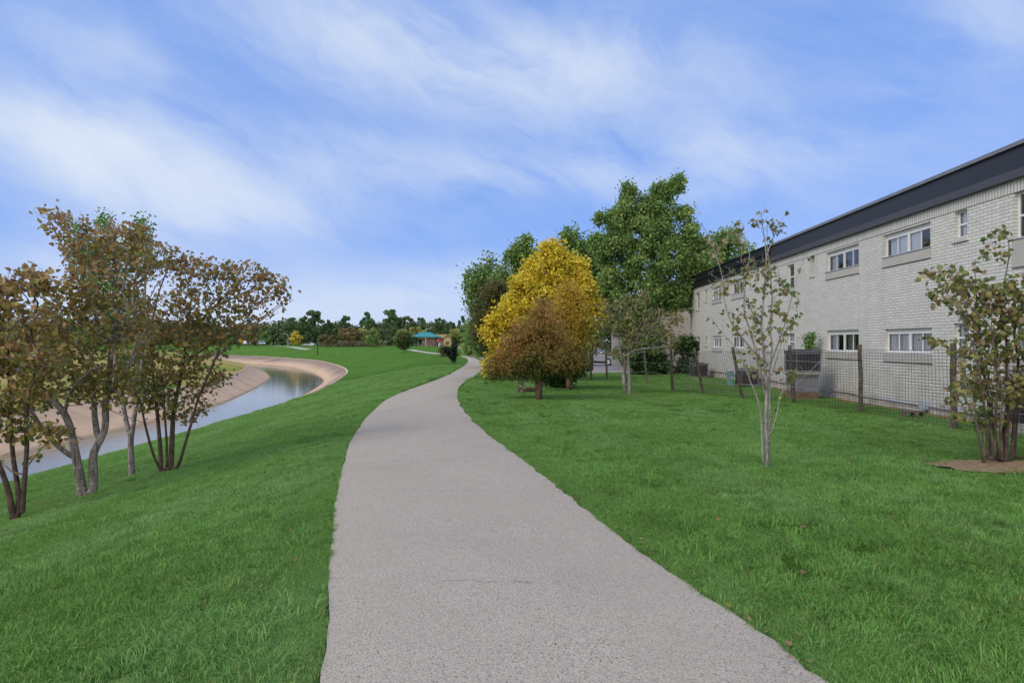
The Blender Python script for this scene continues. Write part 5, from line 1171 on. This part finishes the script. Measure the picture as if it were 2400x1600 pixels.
D2_ = 185.0; xh = (1048 - 1200) / F * D2_; z0 = float(zt(xh, D2_)) + .3; q = D2_ / F
ph = thing('playhouse', 'small yellow gabled playhouse with a dark grid window right of the teal shelter', 'playhouse', (xh, D2_, z0))
hb = zpx(792, D2_) - z0; ht = zpx(786, D2_) - z0; hw = 8 * q
m = MB(); m.prism([(-hw, 0), (hw, 0), (hw, hb), (0, ht), (-hw, hb)], 'y', 0, 3); m.build('wall', flat_mat('yellow_wall', (0.40, 0.31, 0.13), .7), ph)
m = MB()
for s_ in (-1, 1): m.add([(0, -.3, ht + .12), (s_ * (hw + .35), -.3, hb - .2), (s_ * (hw + .35), 3.2, hb - .2), (0, 3.2, ht + .12), (0, -.3, ht - .05), (s_ * (hw + .35), -.3, hb - .36), (s_ * (hw + .35), 3.2, hb - .36), (0, 3.2, ht - .05)], [(0, 1, 2, 3), (4, 7, 6, 5), (0, 4, 5, 1), (1, 5, 6, 2), (2, 6, 7, 3)])
m.build('roof', flat_mat('brown_shingle', (0.13, 0.075, 0.05), .8), ph)
m = MB(); m.box((-.55, -.03, .35), (.6, -.004, 1.35)); wn_ = m.build('window', mTyre, ph); m = MB()
for k in range(1, 3): m.box((-.55 + k * .38 - .03, -.05, .35), (-.55 + k * .38 + .03, -.031, 1.35))
m.box((-.55, -.055, .82), (.6, -.051, .88)); m.build('glazing_bar', flat_mat('yellow_bar', (0.35, 0.28, 0.12), .7), wn_)
xr_ = (1028.5 - 1200) / F * 188; z0 = float(zt(xr_, 188)); pl_ = thing('play_panel', 'red curved play panel on a grey drum between shelter and yellow playhouse', 'play equipment', (xr_, 188, z0))
m = MB(); m.bar((0, 0, 1.4), (0, .12, 2.3), .62, 14, .5); m.build('panel', flat_mat('red_plastic', (0.40, 0.03, 0.02), .4), pl_); m = MB(); m.bar((.2, .2, 0), (.2, .2, 1.39), .4, 14); m.build('drum', mPipe, pl_)
def pole(label, px, ytop, ybot, D, r, arm=0, mat=None, name='light_pole'):
    x = (px - 1200) / F * D; z0 = float(zt(x, D)); z1 = zpx(ytop, D); o = thing(name, label, 'pole', (x, D, z0))
    m = MB(); m.bar((0, 0, 0), (0, 0, z1 - z0), r, 8, r * .7); m.build('pole', mat or mPipe, o)
    if arm: m = MB(); m.bar((0, 0, z1 - z0 - .1), (arm, 0, z1 - z0 + .35 * abs(arm) / 2), r * .6, 6); m.box((arm - .3, -.12, z1 - z0 + .35 * abs(arm) / 2 - .05), (arm + .3, .12, z1 - z0 + .35 * abs(arm) / 2 + .08)); m.build('lamp_arm', mat or mPipe, o)
pole('slim grey light pole beside the small yellow-green tree', 675, 783, 810, 200, .07, -1.2)
pole('pale street lamp rising behind the shelter roof, arm to the right', 998, 771, 810, 212, .12, 1.7)
pole('short black post at the edge of the far grass before the low oak', 744.5, 803.5, 818, 140, .12, mat=mTyre, name='black_post')
Dv = 196; xv = (578 - 1200) / F * Dv; make_car('white_van', 'white van parked on the far road at the right fringe of the left-bank crowns', 'van', (xv, Dv, float(zt(xv, Dv)) + .35), R(-62), (0.72, 0.73, 0.76), L=5.0, van=True)
Dv = 206; xv = (613 - 1200) / F * Dv; make_car('white_car', 'small white car far off under the fresh green round tree', 'car', (xv, Dv, float(zt(xv, Dv)) + .3), R(-58), (0.75, 0.76, 0.78), L=4.4)
Dv = 214; xv = (723 - 1200) / F * Dv; make_car('pale_car', 'tiny pale car under the dark green tree right of the small yellow-green one', 'car', (xv, Dv, float(zt(xv, Dv)) - .2), R(175), (0.62, 0.63, 0.66), L=4.4)
# low pale wall behind the glossy shrub
Dw = 150; a = (1056 - 1200) / F * Dw; b = (1088 - 1200) / F * Dw; z0 = float(zt(a, Dw)); m = MB(); m.box((a, Dw, z0 - .1), (b, Dw + .3, z0 + .42)); m.box((a - .04, Dw - .04, z0 + .421), (b + .04, Dw + .34, z0 + .50)); tag(m.build('low_wall', mK, bevel=.02), 'low pale kerb wall behind the glossy dark shrub', 'wall')

# ------------------------------------------------------------------ grass
def blade_patch(name, n, half, h0, h1, wd, seed, lay=.85):
    rg = np.random.default_rng(seed); x = rg.uniform(-half, half, n); y = rg.uniform(-half, half, n); keep = (x * x + y * y) < half * half * 1.15; x, y = x[keep], y[keep]; n = len(x)
    # blades lean together in tufts
    cx, cy = rg.uniform(-half, half, 9), rg.uniform(-half, half, 9); ca = rg.uniform(0, 6.28, 9); k = np.argmin((x[:, None] - cx) ** 2 + (y[:, None] - cy) ** 2, axis=1)
    a = ca[k] + rg.normal(0, .75, n); h = rg.uniform(h0, h1, n); ln = h * np.abs(rg.normal(lay, .35, n)); dx_, dy_ = np.cos(a), np.sin(a); w_ = wd * rg.uniform(.6, 1.3, n) / 2
    fx = rg.uniform(0, 6.28, n); sx, sy = np.cos(fx) * w_, np.sin(fx) * w_; z = np.zeros(n) - .012
    L0 = np.stack([x - sx, y - sy, z], 1); R0 = np.stack([x + sx, y + sy, z], 1)
    mx_, my_ = x + dx_ * ln * .35, y + dy_ * ln * .35; L1 = np.stack([mx_ - sx * .8, my_ - sy * .8, h * .6], 1); R1 = np.stack([mx_ + sx * .8, my_ + sy * .8, h * .6], 1)
    T = np.stack([x + dx_ * ln, y + dy_ * ln, h * .95 - ln * .25], 1); V = np.stack([L0, R0, R1, L1, T], 1).reshape(-1, 3); b = np.arange(n)[:, None] * 5
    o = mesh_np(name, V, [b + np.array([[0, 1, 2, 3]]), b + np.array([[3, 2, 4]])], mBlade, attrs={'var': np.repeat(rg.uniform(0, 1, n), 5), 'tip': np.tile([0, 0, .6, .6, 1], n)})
    return o
mBlade, t, p = new_mat('grass_blade'); g = t.n('ShaderNodeNewGeometry'); pos = g.outputs['Position']
c = ground_color(t, pos); a_ = t.n('ShaderNodeAttribute', attribute_name='var').outputs['Fac']; tp_ = t.n('ShaderNodeAttribute', attribute_name='tip').outputs['Fac']
c = t.mix(1.0, c, t.ramp(a_, [(0, (.50, .50, .50)), (.35, (.95, .95, .95)), (1, (1, 1, 1))]), 'MULTIPLY')
c = t.mix(t.mr(a_, .2, 1, 0, .9), c, t.mix(1.0, c, (1.75, 1.55, 2.0), 'MULTIPLY')); c = t.mix(t.mr(a_, .955, .975), c, (0.42, 0.40, 0.17))
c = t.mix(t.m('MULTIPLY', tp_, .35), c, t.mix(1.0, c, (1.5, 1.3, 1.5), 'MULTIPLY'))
t.L.new(c, p.inputs['Base Color']); p.inputs['Roughness'].default_value = .55; p.inputs['Specular IOR Level'].default_value = .12
tr = t.n('ShaderNodeBsdfTranslucent'); t.L.new(c, tr.inputs[0]); mx = t.n('ShaderNodeMixShader'); mx.inputs[0].default_value = .45; t.L.new(p.outputs[0], mx.inputs[1]); t.L.new(tr.outputs[0], mx.inputs[2]); t.L.new(mx.outputs[0], t.N['Material Output'].inputs[0])
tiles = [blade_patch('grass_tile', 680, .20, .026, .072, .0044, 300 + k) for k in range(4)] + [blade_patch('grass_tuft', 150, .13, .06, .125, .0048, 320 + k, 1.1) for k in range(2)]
tcol = bpy.data.collections.new('grass_tiles')
for o in tiles: COL.objects.unlink(o); tcol.objects.link(o)
rg = np.random.default_rng(12)
def cand(n, y0, y1, pw_=1.0):
    y = y0 + (y1 - y0) * rg.uniform(0, 1, n) ** pw_; x = rg.uniform(-.93, .93, n) * (y + 1.2); return x, y
X_, Y_, S_ = [], [], []
def keep(x, y, s, rad):
    ok = ~((x > pathL(y) - rad) & (x < pathR(y) + rad) & (y < YEND)); ok &= x > lipO(y) + rad * .6
    ok &= (((x - DIRT_C[0]) / (DIRT_R[0] + rad * .5)) ** 2 + ((y - DIRT_C[1]) / (DIRT_R[1] + rad * .5)) ** 2) > 1
    ok &= x < 9.3 + .0393 * y - .22; ok &= ~((x > 2.3 - rad) & (y > 36.4 - rad)); X_.append(x[ok]); Y_.append(y[ok]); S_.append(s[ok])
n = 5200; y = np.sqrt(rg.uniform(1.8 ** 2, 12.5 ** 2, n)); x = rg.uniform(-.95, .95, n) * (y + .6); keep(x, y, rg.uniform(.8, 1.15, n), .17)
n = 6500; y = np.sqrt(rg.uniform(12 ** 2, 27 ** 2, n)); x = rg.uniform(-.9, .95, n) * (y + .6); keep(x, y, rg.uniform(1.1, 1.6, n), .27)
n = 6500; y = np.sqrt(rg.uniform(26 ** 2, 52 ** 2, n)); x = rg.uniform(-.62, .45, n) * (y + .6); keep(x, y, rg.uniform(1.6, 2.6, n), .45)
n = 1500; y = np.sqrt(rg.uniform(1.8 ** 2, 15 ** 2, n)); x = rg.uniform(-.95, .95, n) * (y + .6); k0 = sum(len(q) for q in X_); keep(x, y, rg.uniform(.7, 1.2, n), .15); k1 = sum(len(q) for q in X_)
# ragged edge along the path
for ed, sgn in ((pathL, -1), (pathR, 1)):
    y = rg.uniform(1.8, 14, 900); s = rg.uniform(.5, .8, 900); X_.append(ed(y) + sgn * (s * .19 + rg.uniform(.0, .2, 900))); Y_.append(y); S_.append(s)
    y = np.concatenate([rg.uniform(1.8, 9, 1400), rg.uniform(9, 24, 1100)]); s = rg.uniform(.22, .42, len(y)); x = ed(y) + sgn * (rg.uniform(.055, .24, len(y))); X_.append(x); Y_.append(y); S_.append(s)
X_ = np.concatenate(X_); Y_ = np.concatenate(Y_); S_ = np.concatenate(S_); Zg = zt(X_, Y_); e_ = .15
nx_ = -(zt(X_ + e_, Y_) - zt(X_ - e_, Y_)) / (2 * e_); ny_ = -(zt(X_, Y_ + e_) - zt(X_, Y_ - e_)) / (2 * e_); rot = []
for a, b in zip(nx_, ny_):
    q = Vector((0, 0, 1)).rotation_difference(Vector((a, b, 1)).normalized()) @ Euler((0, 0, rg.uniform(0, 6.283))).to_quaternion(); rot.append(tuple(q.to_euler()))
me = bpy.data.meshes.new('grass'); me.vertices.add(len(X_)); me.vertices.foreach_set('co', np.stack([X_, Y_, Zg], 1).astype(np.float32).ravel())
a = me.attributes.new('rot', 'FLOAT_VECTOR', 'POINT'); a.data.foreach_set('vector', np.array(rot, dtype=np.float32).ravel())
a = me.attributes.new('scl', 'FLOAT', 'POINT'); a.data.foreach_set('value', S_.astype(np.float32))
a = me.attributes.new('pick', 'INT', 'POINT'); pk = rg.integers(0, 4, len(X_)).astype(np.int32); pk[k0:k1] = rg.integers(4, 6, k1 - k0); a.data.foreach_set('value', pk)
go = bpy.data.objects.new('grass', me); COL.objects.link(go); tag(go, 'short green lawn grass on both sides of the path', 'grass', kind='stuff')
ng = bpy.data.node_groups.new('scatter', 'GeometryNodeTree'); ng.interface.new_socket('Geometry', in_out='INPUT', socket_type='NodeSocketGeometry'); ng.interface.new_socket('Geometry', in_out='OUTPUT', socket_type='NodeSocketGeometry')
gi = ng.nodes.new('NodeGroupInput'); gout = ng.nodes.new('NodeGroupOutput'); iop = ng.nodes.new('GeometryNodeInstanceOnPoints'); ci = ng.nodes.new('GeometryNodeCollectionInfo')
ci.inputs[0].default_value = tcol; ci.inputs['Separate Children'].default_value = True; ci.inputs['Reset Children'].default_value = True; iop.inputs['Pick Instance'].default_value = True
def na(name, typ):
    q = ng.nodes.new('GeometryNodeInputNamedAttribute'); q.data_type = typ; q.inputs[0].default_value = name; return [s for s in q.outputs if s.enabled and s.name == 'Attribute'][0]
ng.links.new(gi.outputs[0], iop.inputs['Points']); ng.links.new(ci.outputs[0], iop.inputs['Instance']); ng.links.new(na('pick', 'INT'), iop.inputs['Instance Index'])
ng.links.new(na('rot', 'FLOAT_VECTOR'), iop.inputs['Rotation']); ng.links.new(na('scl', 'FLOAT'), iop.inputs['Scale']); ng.links.new(iop.outputs[0], gout.inputs[0])
md = go.modifiers.new('scatter', 'NODES'); md.node_group = ng

# fallen leaves
rg = np.random.default_rng(31); Xl = []; Yl = []
def sc_l(n, cx, cy, sx, sy): Xl.append(rg.normal(cx, sx, n)); Yl.append(rg.normal(cy, sy, n))
sc_l(90, -6, 10, 2.2, 1.8); sc_l(70, 1.5, 6, 3.5, 2.5); sc_l(30, 3.3, 7.8, 1.3, 1.0); sc_l(60, 6.7, 8, .8, .35); sc_l(110, 3.2, 24.5, 2.0, .7); sc_l(60, 3, 20, 2.5, 1.5); sc_l(90, 7.6, 16, .8, 2.0); sc_l(120, 1.5, 27, 2.5, 2.0)
yE = rg.uniform(2.6, 8, 26); Xl.append(pathR(yE) + rg.normal(0, .05, 26)); Yl.append(yE)
Xl = np.concatenate(Xl); Yl = np.concatenate(Yl); kp = ~((Xl > pathL(Yl) + .05) & (Xl < pathR(Yl) - .08)); Xl = Xl[kp]; Yl = Yl[kp]; n = len(Xl); C = np.stack([Xl, Yl, zt(Xl, Yl) + .05], 1)
V, f, v = leaves(C, .042, 40, LEAF, 0, .3, .5); V[:, 2] = (V[:, 2] - np.repeat(C[:, 2], 6)) * .35 + np.repeat(C[:, 2], 6)
o = mesh_np('fallen_leaves', V, f, mRed, attrs={'var': v}); tag(o, 'scattered fallen brown leaves on the lawn and path edge', 'leaves', kind='stuff')
